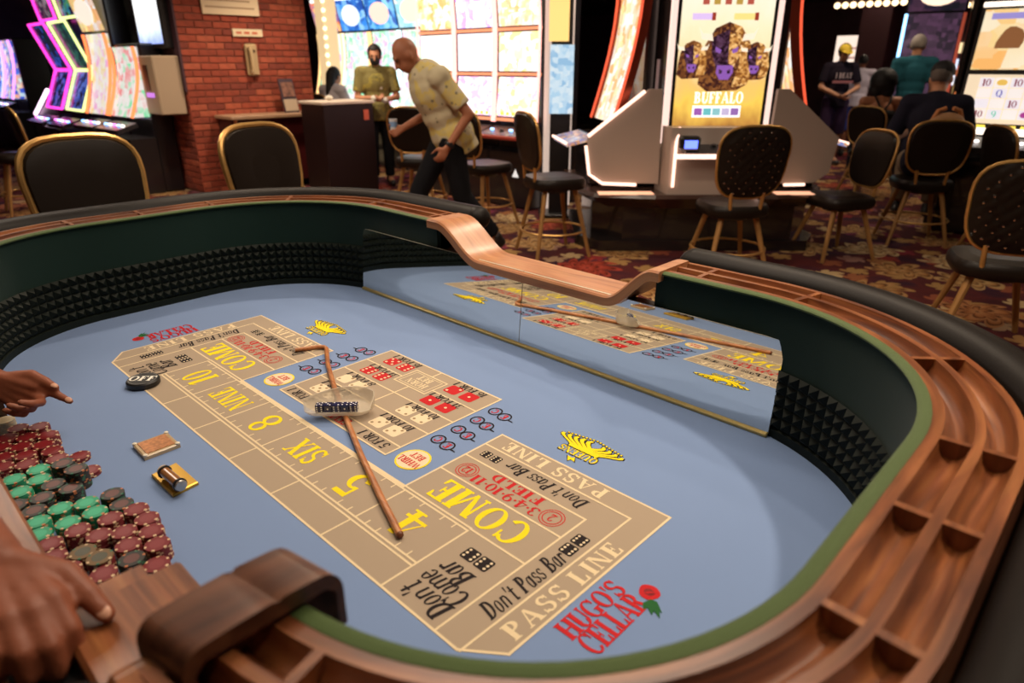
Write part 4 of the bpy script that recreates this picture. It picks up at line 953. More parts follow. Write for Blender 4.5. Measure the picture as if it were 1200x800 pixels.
# by the far end of the craps table, turned to it
make_chair('casino_stool', 'black leather stool with gold frame at the far left corner of the craps table', (-2.05, 0.47), -PI / 2 + .12, .66, back_h=.46, back_w=.53, group='stools at the craps table')
make_chair('casino_stool', 'black leather stool with gold frame standing before the dark red counter', (-2.08, 1.36), -PI / 2 + .25, .66, back_h=.46, back_w=.53, group='stools at the craps table')
p = PZ(647, 296); make_chair('casino_stool', 'black stool on gold legs seen from the side, left of the buffalo game', p, face_rot(RGT * .95 + FWD * .35), .64)
p = PZ(848, 320); make_chair('casino_stool', 'black stool with studded diamond tufted back facing the buffalo game', p, face_rot(FWD - RGT * .12), .55, True, .49, .54)
p = PZ(972, 298); make_chair('casino_stool', 'black leather stool turned left, right of the buffalo game', p, face_rot(-RGT - FWD * .2), .50)
p = PZ(1064, 282); R2 = p; make_chair('casino_stool', 'black stool with plain back under the man in the dark cap', p, face_rot(FWD + RGT * .25), .56)
p = PZ(1143, 398); make_chair('casino_stool', 'nearest black studded stool at the right edge, behind the armrest', p, face_rot(FWD + RGT * .45), .50, True, .48, .52)
p = PZ(1172, 300); make_chair('casino_stool', 'black stool seen edge-on in front of the fruit and number game', p, face_rot(RGT - FWD * .1), .54)
p = PD(1010, 240, 8.3); p.z = 0; W_SEAT = p; make_chair('casino_stool', 'black stool under the woman in the strappy top', p, face_rot(RGT + FWD * .6), .54)
p = PD(492, 190, 7.15); p.z = 0; make_chair('casino_stool', 'black stool hidden behind the walking man', p, face_rot(FWD + RGT * .2), .60)
p = PD(568, 190, 6.7); p.z = 0; make_chair('casino_stool', 'black stool on gold legs before the three-screen games', p, face_rot((0.1, 1)), .60)
p = PD(62, 170, 6.6); p.z = 0; make_chair('casino_stool', 'black stool with thin gold edge below the neon framed games', p, face_rot((0.1, 1)), .62)
p = PD(20, 170, 7.3); p.z = 0; make_chair('casino_stool', 'leftmost black stool below the neon framed games', p, face_rot((0.1, 1)), .62)
# ================================================================== slot machines; every machine faces its local -Y
M_CAB = mat('cabinet_black', (0.014, 0.012, 0.014), 0.28, coat=0.3)
M_DECK = mat('button_deck', (0.03, 0.028, 0.032), 0.25)
M_BTNB = glow('button_blue', (0.25, 0.5, 1.0), 6); M_BTNW = glow('button_white', (1, 0.9, 0.85), 5); M_BTNM = glow('button_magenta', (1, 0.2, 0.8), 5)
def quad(mb, a, b, c, d, th=0.02, mi=0):
    """a slab with front face a b c d (seen from the front counter-clockwise)"""
    a, b, c, d = map(Vector, (a, b, c, d)); n = (b - a).cross(d - a).normalized() * th; v = [a, b, c, d, a - n, b - n, c - n, d - n]
    return mb.add(v, [(0, 1, 2, 3), (7, 6, 5, 4), (1, 0, 4, 5), (2, 1, 5, 6), (3, 2, 6, 7), (0, 3, 7, 4)], mi)
def deck(t, w, y0, z, cols=(M_BTNB, M_BTNW), k=5, dep=.2):
    mb = MB(); quad(mb, (-w / 2, y0, z - .05), (w / 2, y0, z - .05), (w / 2, y0 + dep, z + .02), (-w / 2, y0 + dep, z + .02), .05); dk = mb.build('button_deck', M_DECK, t)
    for i in range(k):
        x = -w / 2 + w * (i + .7) / (k + .4); c = Vector((x, y0 + dep * .45, z - .05 + .07 * .45 + .012))
        MB().ell(c, (.035 if i == k - 1 else .026, .024, .012), None, 10, 5).build('button', cols[i % len(cols)], dk)
def triple(x, y, label, cols, edge, seed):
    w = .65; t = thing('slot_machine', label, 'slot machine', (x, y, 0), 0, 'three-screen slot machines')
    mb = MB(); mb.box((-w / 2, -.05, 0), (w / 2, .55, 2.26), bev=.01); mb.box((-w / 2, -.22, 0), (w / 2, -.05, .62), bev=.02); mb.build('cabinet', M_CAB, t)
    mb = MB(); mb.prism([(-.06, -.001), (.06, -.001), (0, .1)], 0, .004); lg = mb; lg.T = Matrix.Identity(4)
    tri = MB(); tri.add([(.05, -.2235, .34), (.15, -.2235, .34), (.10, -.2235, .43)], [(0, 1, 2)]); tri.build('emblem', glow('emblem_white', (1, .95, .9), 1.2), t)
    deck(t, w * .96, -.38, .84, (M_BTNB, mat('deck_dark', (.05, .04, .04), .3), M_BTNB, M_BTNB), 4, .26)
    MB().box((-w / 2, -.40, .745), (w / 2, -.372, .785), bev=.008).build('deck_trim', mat('deck_red', (.45, .06, .04), .35), t)
    for k, (z0, z1, ya, yb) in enumerate(((.96, 1.36, -.12, -.07), (1.42, 1.80, -.07, -.065), (1.86, 2.24, -.065, -.10))):
        mb = MB(); quad(mb, (-w / 2 + .035, ya, z0), (w / 2 - .035, ya, z0), (w / 2 - .035, yb, z1), (-w / 2 + .035, yb, z1), .015)
        s_ = mb.build('screen', screen('tri_screen_%d_%d' % (seed, k), cols[k], 2.7, 5, seed * 3 + k), t)
        if k == 0: # coloured bet tiles along the lower edge
            for i in range(6):
                m2 = MB(); xx = -w / 2 + .1 + i * .085; quad(m2, (xx, ya - .004, z0 + .01), (xx + .045, ya - .004, z0 + .01), (xx + .045, ya - .001, z0 + .045), (xx, ya - .001, z0 + .045), .002); m2.build('bet_tile', glow('tile_yellow', (1, .75, .1), 1.6), s_)
        elif k == 2: # title plate in the picture
            m2 = MB(); zc = lerp(z0, z1, .45); quad(m2, (-.16, ya - .012, zc - .05), (.16, ya - .012, zc - .05), (.16, ya - .006, zc + .05), (-.16, ya - .006, zc + .05), .002); m2.build('title_plate', glow('title_%d' % (seed % 2), ((1, .6, .95), (1, .7, .15))[seed % 2], 1.6), s_)
    for z in (.925, 1.39, 1.83): MB().box((-w / 2 + .02, -.13 + (.04 if z > 1 else 0), z - .014), (w / 2 - .02, -.09 + (.04 if z > 1 else 0), z + .014)).build('screen_bar', glow('bar_orange', (1, .35, .18), 1.6), t)
    for sx in (-1, 1): MB().tube([(sx * (w / 2 - .012), -.13, .9), (sx * (w / 2 - .012), -.10, 1.4), (sx * (w / 2 - .012), -.09, 1.85), (sx * (w / 2 - .012), -.12, 2.25)], .016, 8).build('edge_light', edge, t)
    return t
PK = glow('edge_pinkwhite', (1, .45, .40), 3.0)
wht, ylw, pur, orn, pnk = (1, .93, .88), (1, .75, .3), (.75, .35, 1), (1, .42, .15), (1, .45, .75)
triple(-5.32, 5.2, 'three-screen slot machine half hidden by the walking man, yellow title on top', [[pnk, wht, wht, orn], [wht, (1, .9, .7), wht], [orn, ylw, wht, (1, .6, .5)]], PK, 1)
triple(-4.66, 5.2, 'three-screen slot machine with a purple top screen, middle of the bank', [[pnk, wht, pur, wht], [wht, (.95, .85, 1), wht], [pur, (.85, .6, 1), wht, wht]], PK, 2)
triple(-4.00, 5.2, 'three-screen slot machine with yellow titles at the right end of the bank', [[wht, pnk, wht, ylw], [ylw, wht, wht], [ylw, wht, orn, wht]], PK, 3)
# end panel of the bank with red scrollwork
ep = thing('end_panel', 'lit white end panel with red scrollwork beside the three-screen games', 'panel', (-3.625, 5.35, 0))
MB().box((-.035, -.2, 0), (.035, .2, 2.26), bev=.006).build('board', glow('end_panel_lit', (1, .78, .66), .8), ep)
for k in range(6):
    z = .5 + k * .3; MB().tube([(.037, -.17 + .3 * (j / 10), z + .13 * math.sin(j / 10 * 2 * PI + k)) for j in range(11)], .010, 6).build('scroll', mat('scroll_red', (.35, .03, .02), .4), ep)

def curved(x, y, rz, label, cols, edge, seed, w=.74, h=2.35, top=None, group='curved-screen slot machines', strength=2.2, edge2=None, dep=.5):
    t = thing('slot_machine', label, 'slot machine', (x, y, 0), rz, group)
    mb = MB(); mb.box((-w / 2, 0, 0), (w / 2, dep, h), bev=.02); mb.prism([(-w / 2, -.30), (w / 2, -.30), (w / 2, .0), (-w / 2, .0)], 0, .66); mb.build('cabinet', M_CAB, t)
    deck(t, w * .94, -.42, .82, (M_BTNB, M_BTNW, M_BTNM), 5, .24)
    P = []; n = 12; zt = h - (.46 if top else .04)
    for i in range(n + 1): a = i / n; P.append((-.20 + .17 * math.sin(a * PI * .62) , lerp(.90, zt, a)))
    mb = MB(); vs = [(sx * (w / 2 - .05), yy, zz) for yy, zz in P for sx in (-1, 1)]
    mb.add(vs, [(2 * i, 2 * i + 1, 2 * i + 3, 2 * i + 2) for i in range(n)], 0, True)
    vs2 = [(sx * (w / 2 - .05), .0, zz) for yy, zz in P for sx in (-1, 1)]
    for sx in (0, 1): mb.add(vs + vs2, [tuple(q if sx == 0 else 0 for q in (0,))] if False else [(2 * i + sx, 2 * i + 2 + sx, 2 * (n + 1) + 2 * i + 2 + sx, 2 * (n + 1) + 2 * i + sx) for i in range(n)], 0)
    mb.build('curved_screen', screen('curve_screen_%d' % seed, cols, strength, 4, seed * 2.3), t)
    for sx in (-1, 1): MB().tube([(sx * (w / 2 - .02), yy - .02, zz) for yy, zz in P], .02, 8).build('edge_light', edge if sx < 0 or not edge2 else edge2, t)
    if top:
        mb = MB(); quad(mb, (-w / 2 + .03, -.06, zt + .03), (w / 2 - .03, -.06, zt + .03), (w / 2 - .03, -.16, h), (-w / 2 + .03, -.16, h), .03); s_ = mb.build('top_screen', screen('curve_top_%d' % seed, top, strength, 3, seed * 1.9), t)
        zc = lerp(zt, h, .52); m2 = MB()
        m2.add([Vector((.24 * math.cos(a), -.118 - .2 * .14 * math.sin(a) - .0, zc + .15 * math.sin(a))) for a in [2 * PI * k / 18 for k in range(18)]], [tuple(range(18))]); m2.build('title_disc', glow('disc_%d' % (seed % 3), ((1, .6, .5), (1, .75, .55), (.8, .9, 1))[seed % 3], 2.2), s_)
        MB().box((-w / 2 + .1, -.2, h), (w / 2 - .1, .0, h + .05), bev=.01).build('top_light', glow('top_light_white', (1, .95, .9), 2.5), t)
    return t
cy, gr, mint = (.25, .85, 1), (.25, .9, .45), (.6, 1, .85)
E1 = glow('edge_warmwhite', (1, .78, .5), 3.2); E2 = glow('edge_cyanwhite', (.65, .95, 1), 3.2); E3 = glow('edge_orange', (1, .22, .07), 2.6); E4 = glow('edge_gold', (1, .6, .25), 2.6)
for k, (x, e, tp) in enumerate(((-9.35, E4, [(.9, .25, .1), (.2, .1, .4), (1, .5, .2)]), (-8.60, E1, [(.02, .08, .4), (.05, .3, .9), (.3, .6, 1)]), (-7.85, E4, [(.02, .1, .45), (.08, .4, .9), (.3, .7, 1)]), (-7.10, E2, [(.3, .7, .9), (.6, .9, 1), (1, 1, 1)]))):
    curved(x, 6.3, 0, ('curved-screen slot machine at the left end behind the podium', 'curved-screen slot machine with blue top screen behind the seated woman', 'curved-screen slot machine with blue top screen behind the masked worker', 'curved-screen slot machine with pale blue top screen behind the bald man')[k], [mint, wht, pnk, wht, gr, wht], e, 10 + k, .74, 2.42, tp, 'curved games behind the podium', 1.9, edge2=(E4, E4, E2, E2)[k])
# bank left of the brick pillar, facing the craps table
curved(-8.12, 2.66, .05, 'orange-edged curved slot machine next to the brick pillar', [wht, (1, .85, .8), (1, .3, .3), wht, gr, wht], E3, 20, .72, 1.72, None, 'orange-edged slot machines', 1.3, dep=.25)
curved(-8.88, 2.62, .05, 'orange-edged curved slot machine with bonus panels, second from the pillar', [wht, (1, .9, .7), ylw, wht, pnk, wht], E3, 21, .72, 2.3, [ylw, orn, wht], 'orange-edged slot machines', 1.3, dep=.25)
def zigzag(x, y, label, edge, cols, seed):
    w = .78; t = thing('slot_machine', label, 'slot machine', (x, y, 0), 0, 'zigzag neon slot machines')
    mb = MB(); mb.box((-w / 2, .12, 0), (w / 2, .38, 2.55), bev=.02); mb.box((-w / 2, -.3, 0), (w / 2, .12, .66), bev=.02); mb.build('cabinet', M_CAB, t); deck(t, w * .94, -.46, .80, (M_BTNM, M_BTNB, M_BTNW), 5, .24)
    MB().tube([(-w / 2, -.33, .10), (w / 2, -.33, .10)], .02, 6).build('added_kick_light', glow('added_kick_violet', (.75, .1, 1), 9), t)  # violet tube added to throw purple light on the carpet
    yz = [(-.16, .92), (.06, 1.42), (-.14, 2.0), (.02, 2.06), (-.05, 2.5)]
    for k, (a, b) in enumerate(((0, 1), (1, 2), (3, 4))):
        (ya, za), (yb, zb) = yz[a], yz[b]; mb = MB(); quad(mb, (-w / 2 + .04, ya, za), (w / 2 - .04, ya, za), (w / 2 - .04, yb, zb), (-w / 2 + .04, yb, zb), .03)
        mb.build('screen', screen('zig_%d_%d' % (seed, k), cols[k], .9, 5, seed + k * 2.1), t)
        loop = [(-w / 2 + .02, ya - .01, za), (w / 2 - .02, ya - .01, za), (w / 2 - .02, yb - .01, zb), (-w / 2 + .02, yb - .01, zb)]
        for i in range(4): MB().tube([loop[i], loop[(i + 1) % 4]], .018, 6).build('neon_tube', edge, t)
    return t
nv, dkg, blu = (.01, .01, .05), (.01, .06, .05), (.05, .15, .8)
NP = glow('neon_pink', (1, .05, .55), 3.0); NY = glow('neon_lime', (.85, .95, .35), 2.4)
zigzag(-10.47, 2.50, 'zigzag slot machine framed in pink neon', NP, [[nv, nv, blu, (.3, .2, .9)], [nv, dkg, nv, blu], [nv, (.2, .08, .12), (.5, .4, .45), nv]], 30)
zigzag(-9.66, 2.54, 'zigzag slot machine framed in pale lime neon', NY, [[nv, blu, (.2, .3, .9), nv], [dkg, nv, (.05, .3, .2), dkg], [nv, nv, (.05, .4, .6), (.1, .4, .1)]], 31)
for k, x in enumerate((-15.0, -15.85)):
    curved(x, 2.9, 0, ('far blue slot machine with purple edge light at the left', 'leftmost far blue slot machine with blue edge light')[k], [(.05, .1, .6), (.1, .4, 1), (1, .4, .15), (.7, .9, .8), (.1, .15, .7)], (glow('edge_violet', (.9, .3, 1), 3.0), glow('edge_blue', (.35, .5, 1), 3.0))[k], 40 + k, .8, 1.95, None, 'far blue slot machines', 1.6)
# dark blue backdrop sign over the far blue games
sg_ = thing('hanging_sign', 'dark blue illuminated sign above the far blue games', 'sign', (-15.1, 3.9, 1.9)); MB().box((-1.4, -.04, 0), (1.6, .04, .75), bev=.01).build('face', screen('blue_sign', [(.0, .005, .06), (.01, .02, .2), (.0, .005, .08)], 1.0, 1.2, 4), sg_)
for k in range(6): MB().ell((-.35 + k * .2, -.05, .22), (.07, .02, .06), None, 8, 5).build('bulb_letter', glow('letter_white', (.7, .85, 1), 2.2), sg_)
for k in range(3): MB().box((1.2, -.06, -.3 - k * 0.0), (1.55, .0, .1), bev=.01).build('lower_panel', screen('blue_sign2', [(.1, .2, .3), (.2, .5, .7), (.05, .05, .1)], 1.0, 3, 2), sg_) if k == 0 else None
MB().tube([(-.8, 0, .75), (-.8, 0, CEIL - 1.9)], .015, 6).build('hanger', M_STEEL, sg_); MB().tube([(.9, 0, .75), (.9, 0, CEIL - 1.9)], .015, 6).build('hanger', M_STEEL, sg_)

# ---------------------------------------------------------------- buffalo pod
def flatq(mb, x0, z0, x1, z1, y, mi=0): return mb.add([(x0, y, z0), (x1, y, z0), (x1, y, z1), (x0, y, z1)], [(0, 1, 2, 3)], mi)
def poly_xz(mb, pts, y, mi=0):
    n = len(pts); a = sum(pts[i][0] * pts[(i + 1) % n][1] - pts[(i + 1) % n][0] * pts[i][1] for i in range(n)); pts = pts if a > 0 else pts[::-1]
    return mb.add([(x, y, z) for x, z in pts], [tuple(range(n))], mi)
BF = PZ(838, 305); LED = glow('led_peach', (1, .62, .48), 3.2); M_CHAMP = mat('champagne_panel', (.50, .40, .34), .38, metal=.15)
M_PODB = mat('pod_black', (.016, .012, .012), .22, coat=.4)
pod = thing('slot_pod', 'black pod pedestal with champagne side panels and lit edges under the buffalo game', 'pod base', (BF.x + FWD.x * .75, BF.y + FWD.y * .75, 0), YAW)
# pod local: -Y towards the camera, X to the right
def oct_(r, sq=1.0): return [(r * math.cos(a) * sq, r * math.sin(a)) for a in [PI / 8 + PI / 4 * k for k in range(8)]]
mb = MB(); mb.prism([(-.92, -.45), (.86, -.45), (1.0, -.2), (1.0, .9), (-1.1, .9), (-1.1, -.2)], 0, .09); mb.prism([(-.72, -.42), (.72, -.42), (.95, -.1), (.95, .8), (-.95, .8), (-.95, -.1)], .09, .40); mb.build('plinth', M_PODB, pod)
mb = MB(); b0 = [(-1.0, -.50), (-.5, -.60), (.5, -.60), (.92, -.50), (1.05, -.1), (1.05, .9), (-1.15, .9), (-1.15, -.1)]
vs = [(x * .86, y * .86, .38) for x, y in b0] + [(x, y, .47) for x, y in b0] + [(x * .98, y * .98, .50) for x, y in b0]; mb.add(vs, [tuple(range(7, -1, -1)), tuple(range(16, 24))] + [(k * 8 + i, k * 8 + (i + 1) % 8, k * 8 + 8 + (i + 1) % 8, k * 8 + 8 + i) for k in (0, 1) for i in range(8)]); mb.build('skirt', mat('skirt_bronze', (.06, .03, .022), .25, coat=.5), pod)
mb = MB(); mb.prism([(-.42, -.25), (.42, -.25), (.62, .2), (.62, .8), (-.62, .8), (-.62, .2)], .50, 2.9); mb.build('core', M_PODB, pod)
for sx in (-1, 1):
    # champagne side wing with lit upper edge
    out_ = [(.44, .56), (.88, .56), (1.00, .64), (1.04, .92), (.56, 1.30), (.46, 1.30)]
    mb = MB(); vs = [(sx * x, -.38 + .10 * (x - .44), z) for x, z in out_] + [(sx * x, -.33 + .10 * (x - .44), z) for x, z in out_]; n = 6
    f = [tuple(range(n)), tuple(range(2 * n - 1, n - 1, -1))] + [((i + 1) % n, i, n + i, n + (i + 1) % n) for i in range(n)]; mb.add(vs, f if sx > 0 else [q[::-1] for q in f]); mb.build('side_wing', M_CHAMP, pod)
    if sx < 0: MB().tube([(sx * .60, -.375, 1.285), (sx * 1.035, -.33, .935)], .014, 8).build('led_strip', LED, pod)
    if sx < 0: MB().tube([(sx * 1.05, -.33, .86), (sx * 1.015, -.335, .63), (sx * .90, -.345, .555), (sx * .62, -.37, .548)], .013, 8).build('led_strip', LED, pod)
    else: MB().tube([(sx * .80, -.352, .548), (sx * .62, -.37, .548)], .012, 8).build('led_strip', LED, pod)
    MB().box((min(sx * .50, sx * .95), -.56, .497), (max(sx * .50, sx * .95), -.42, .503)).build('floor_glow', glow('deck_glow', (1, .5, .3), 1.6), pod)
# front game
g = thing('slot_machine', 'buffalo slot machine with a tall lit portrait screen', 'slot machine', (pod.location.x, pod.location.y, .5), YAW)
mb = MB(); mb.prism([(-.40, -.55), (.40, -.55), (.44, -.25), (-.44, -.25)], 0, .52); mb.build('pedestal', M_CHAMP, g)
mb = MB(); mb.box((-.40, -.30, .40), (.40, -.248, 2.1), bev=.01); mb.build('screen_back', M_PODB, g)
deck(g, .62, -.70, .40, (M_BTNW, mat('deck_dark', (.05, .04, .04), .3)), 4, .24)
MB().box((-.40, -.72, .30), (.40, -.68, .335), bev=.008).build('deck_trim', LED, g)
for sx in (-1, 1): MB().tube([(sx * .36, -.565, .06), (sx * .36, -.565, .40), (sx * .33, -.52, .52)], .012, 8).build('led_strip', LED, g)
MB().box((-.36, -.715, .36), (-.20, -.60, .47), bev=.02).build('bill_acceptor', M_BLACK, g); MB().box((-.33, -.719, .38), (-.23, -.714, .44)).build('bill_slot', glow('slot_blue', (.1, .15, 1), 5), g)
SY, SX_, SZ0, SZ1 = -.335, .385, .44, 1.75
mb = MB(); mb.box((-SX_ - .05, SY - .005, SZ0 - .07), (SX_ + .05, SY + .03, SZ1 + .05), bev=.012); mb.build('screen_frame', glow('screen_frame_lit', (1, .72, .62), 1.7), g)
bz = MB(); flatq(bz, -SX_, SZ0, SX_, SZ1, SY - .008); bz.build('screen_bezel', M_BLACK, g)
def grad(name, stops, s):
    m = bpy.data.materials.new(name); m.use_nodes = True; N, L = nodes_of(m); b = N['Principled BSDF']; tc = N.new('ShaderNodeTexCoord'); sp_ = N.new('ShaderNodeSeparateXYZ'); L.new(tc.outputs['Generated'], sp_.inputs[0])
    ns = N.new('ShaderNodeTexNoise'); ns.inputs['Scale'].default_value = 6; L.new(tc.outputs['Generated'], ns.inputs['Vector'])
    ad = N.new('ShaderNodeMath'); ad.operation = 'MULTIPLY_ADD'; L.new(ns.outputs['Fac'], ad.inputs[0]); ad.inputs[1].default_value = .25; L.new(sp_.outputs[2], ad.inputs[2])
    r = N.new('ShaderNodeValToRGB'); e = r.color_ramp.elements; e[0].position, e[0].color = stops[0][0], (*stops[0][1], 1); e[1].position, e[1].color = stops[-1][0], (*stops[-1][1], 1)
    for p_, c in stops[1:-1]: x = e.new(p_); x.color = (*c, 1)
    L.new(ad.outputs[0], r.inputs['Fac']); L.new(r.outputs['Color'], b.inputs['Emission Color']); b.inputs['Emission Strength'].default_value = s * GLOW; b.inputs['Base Color'].default_value = (.01, .01, .01, 1); return m
sc_ = MB(); X_ = SX_ - .028; flatq(sc_, -X_, SZ0 + .03, X_, SZ1 - .03, SY - .010)
SCR = sc_.build('screen', grad('prairie_screen', [(.08, (.10, .05, .02)), (.16, (.55, .25, .05)), (.30, (1, .62, .10)), (.42, (.95, .55, .16)), (.55, (1, .72, .36)), (.75, (1, .85, .55)), (1.0, (1, .9, .75))], 1.7), g)
G_BR = screen('bison_brown', [(.05, .012, .01), (.16, .05, .015), (.30, .11, .03)], 1.6, 16, 2); G_DK = screen('bison_dark', [(.015, .004, .012), (.05, .015, .03), (.12, .05, .10)], 1.4, 18, 5); G_TAN = screen('bison_tan', [(.25, .08, .015), (.6, .26, .06), (.95, .55, .2)], 1.6, 16, 7); G_HORN = glow('bison_horn', (1, .85, .65), 1.6); G_NOSE = glow('bison_nose', (.33, .13, .55), 1.2)
def bison(cx, cz, s, main=True):
    y = SY - .012; P = lambda pts: [(cx + a * s, cz + b * s) for a, b in pts]
    mb = MB(); poly_xz(mb, P([(-.9, -1.0), (-.55, -1.25), (.5, -1.2), (.85, -1.0), (.95, -.4), (.8, .35), (.45, .85), (0, 1.0), (-.45, .8), (-.75, .3), (-.85, -.3)]), y, 0)
    poly_xz(mb, P([(.15, .95), (.45, .85), (.8, .35), (.95, -.4), (.85, -1.0), (.3, -1.1), (.5, -.3), (.4, .3)]), y - .001, 1)
    poly_xz(mb, P([(-.55, .5), (0, .75), (.5, .5), (.5, 0), (.3, -.5), (.2, -.85), (-.2, -.85), (-.3, -.5), (-.5, 0)]), y - .002, 2)
    poly_xz(mb, P([(.05, .7), (.5, .5), (.5, 0), (.3, -.45), (.1, -.3)]), y - .0025, 1)
    for sx in (-1, 1):
        poly_xz(mb, P([(sx * .5, .40), (sx * .9, .45), (sx * 1.02, .85), (sx * .88, .65), (sx * .55, .62)]), y - .003, 3)
        poly_xz(mb, P([(sx * .18, .12), (sx * .4, .22), (sx * .38, .06), (sx * .22, 0)]), y - .0035, 4)
    poly_xz(mb, P([(-.28, -.38), (.28, -.38), (.3, -.62), (.15, -.85), (-.15, -.85), (-.3, -.62)]), y - .003, 4)
    for sx in (-1, 1): poly_xz(mb, P([(sx * .08, -.55), (sx * .2, -.5), (sx * .2, -.65), (sx * .1, -.65)]), y - .0035, 2)
    return mb.build('bison_picture', [G_BR, G_TAN, G_DK, G_HORN, G_NOSE], SCR)
bison(-.245, 1.03, .125); bison(.25, 1.02, .125); bison(.02, 1.06, .225)
mb = MB(); text(mb, 'BUFFALO', (0, SY - .013, .735), (1, 0, 0), (0, 0, 1), .085, .80, 0, .04); mb.build('lettering', glow('title_white', (1, .95, .75), 2.6), SCR)
mb = MB(); text(mb, 'STAMPEDE', (0, SY - .013, 1.545), (1, 0, 0), (0, 0, 1), .07, .72, 0, .02) if False else flatq(mb, -.24, 1.50, .22, 1.585, SY - .012); mb.build('title_plate', glow('plate_gold', (.95, .55, .06), 1.5), SCR)
mb = MB(); text(mb, 'HOLD AND GRAB' if False else 'BONUS', (0, SY - .0135, 1.543), (1, 0, 0), (0, 0, 1), .06, 1.1, 0, .05) if False else None
for k in range(7): m2 = MB(); flatq(m2, -.20 + k * .058, 1.515, -.165 + k * .058, 1.57, SY - .0135); m2.build('title_mark', glow('mark_brown', (.2, .05, .01), .8), SCR)
for k in range(5): m2 = MB(); flatq(m2, -.2 + k * .085, 1.405, -.15 + k * .085, 1.46, SY - .0125); m2.build('symbol', glow('sym_%d' % (k % 2), ((.6, .12, .08), (.65, .4, .08))[k % 2], 1.2), SCR)
for x0, x1, c in ((-.27, -.09, (.75, .55, .9)), (.05, .24, (.95, .75, .25))): m2 = MB(); flatq(m2, x0, 1.30, x1, 1.345, SY - .0125); m2.build('meter_plate', glow('meter_%d' % int(c[2] * 100), c, 1.6), SCR); m3 = MB(); flatq(m3, x1 - .03, 1.295, x1 + .0, 1.35, SY - .0135); m3.build('meter_cap', glow('meter_red', (.5, .06, .03), 1.0), SCR)
m2 = MB(); flatq(m2, -.205, .585, .185, .675, SY - .0125); m2.build('jackpot_plate', glow('jackpot_white', (1, .95, .95), 2.0), SCR)
for k in range(5): m3 = MB(); flatq(m3, -.19 + k * .074, .60, -.125 + k * .074, .655, SY - .0135); m3.build('jackpot_tile', glow('jp_%d' % k, ((.45, .15, .6), (.2, .7, .75), (.35, .75, .8), (.75, .65, .95), (.4, .2, .6))[k], 1.1), SCR)
m2 = MB(); flatq(m2, -X_, SZ0 + .03, X_, SZ0 + .075, SY - .0125); m2.build('credit_bar', M_BLACK, SCR)
for x0, x1, c in ((-.33, -.30, (1, .8, .4)), (-.22, -.13, (1, .6, .1)), (-.10, -.04, (1, .95, .9))): m3 = MB(); flatq(m3, x0, SZ0 + .04, x1, SZ0 + .068, SY - .0135); m3.build('credit_meter', glow('cm_%d' % int(x1 * -100), c, 2), SCR)
# side games of the pod: curved screens seen edge-on
for sx in (-1, 1):
    a = thing('slot_machine', ('curved slot machine of the pod facing left, seen edge-on with red rim', 'curved slot machine of the pod facing right, seen edge-on with thin red rim')[sx > 0], 'slot machine', (pod.location.x + RGT.x * sx * .62 + FWD.x * .25, pod.location.y + RGT.y * sx * .62 + FWD.y * .25, .5), YAW + sx * PI / 2 * .93)
    mb = MB(); mb.box((-.40, .0, 0), (.40, .10, 2.2), bev=.02); mb.box((-.34, -.40, .0), (.34, .0, .42), bev=.02); mb.build('cabinet', M_PODB, a)
    P = [(-.22 + .20 * math.sin(min(1, k / 8) * PI / 2) - (.05 * (k - 8) / 4 if k > 8 else 0), lerp(.52, 2.15, k / 12)) for k in range(13)]
    mb = MB(); vs = [(q * .37, yy, zz) for yy, zz in P for q in (-1, 1)]; mb.add(vs, [(2 * i, 2 * i + 1, 2 * i + 3, 2 * i + 2) for i in range(12)], 0, True); mb.build('curved_screen', screen('podside_%d' % sx, [orn, wht, ylw, (1, .6, .4), wht], 1.8, 4, 60 + sx), a)
    for q in (-1, 1):
        mb = MB(); n = 13; vs = []
        for yy, zz in P: vs += [(q * .385, yy - .025, zz), (q * .385, yy + .055, zz + .03)]
        mb.add(vs, [(2 * i, 2 * i + 1, 2 * i + 3, 2 * i + 2) for i in range(12)]); mb.add([(x + q * .02, y_, z_) for x, y_, z_ in vs], [(2 * i, 2 * i + 1, 2 * i + 3, 2 * i + 2) for i in range(12)]); mb.build('rim', mat('rim_copper', (.35, .06, .03), .25, metal=.6), a)
        MB().tube([(q * .40, yy - .028, zz) for yy, zz in P], .013, 8).build('edge_light', glow('edge_red', (1, .12, .05), 1.6), a)
    quad(MB(), (-.34, -.62, .36), (.34, -.62, .36), (.34, -.36, .42), (-.34, -.36, .42), .03).build('tray', screen('tray_%d' % sx, [(.4, .3, .4), wht, orn, (.3, .4, .9)], 1.0, 9, 3 + sx), a)
    MB().tube([(-.34, -.62, .36), (.34, -.62, .36)], .012, 6).build('tray_edge', LED, a)
# ---------------------------------------------------------------- number game at the right edge
rg = thing('slot_machine', 'tall slot machine with wheel screen above and number reels below at the right edge', 'slot machine', (.10, 7.25, 0))
mb = MB(); mb.box((-.46, .02, 0), (.62, .6, 2.7), bev=.02); mb.box((-.40, -.30, 0), (.56, .02, .70), bev=.03); mb.build('cabinet', M_PODB, rg); deck(rg, .9, -.50, .86, (M_BTNB, M_BTNW), 5, .26)
def tilt(z): return -.16 + (z - .95) * .13          # screens lean back
def rgq(mb, x0, z0, x1, z1, d=0.0, mi=0): return mb.add([(x0, tilt(z0) - d, z0), (x1, tilt(z0) - d, z0), (x1, tilt(z1) - d, z1), (x0, tilt(z1) - d, z1)], [(0, 1, 2, 3)], mi)
mb = MB(); quad(mb, (-.43, tilt(.9) + .01, .9), (.59, tilt(.9) + .01, .9), (.59, tilt(2.6) + .01, 2.6), (-.43, tilt(2.6) + .01, 2.6), .06); mb.build('screen_case', M_BLACK, rg)
lo = rgq(MB(), -.40, .99, .56, 1.40).build('reel_screen', glow('reel_cream', (1, .80, .55), 1.25), rg)
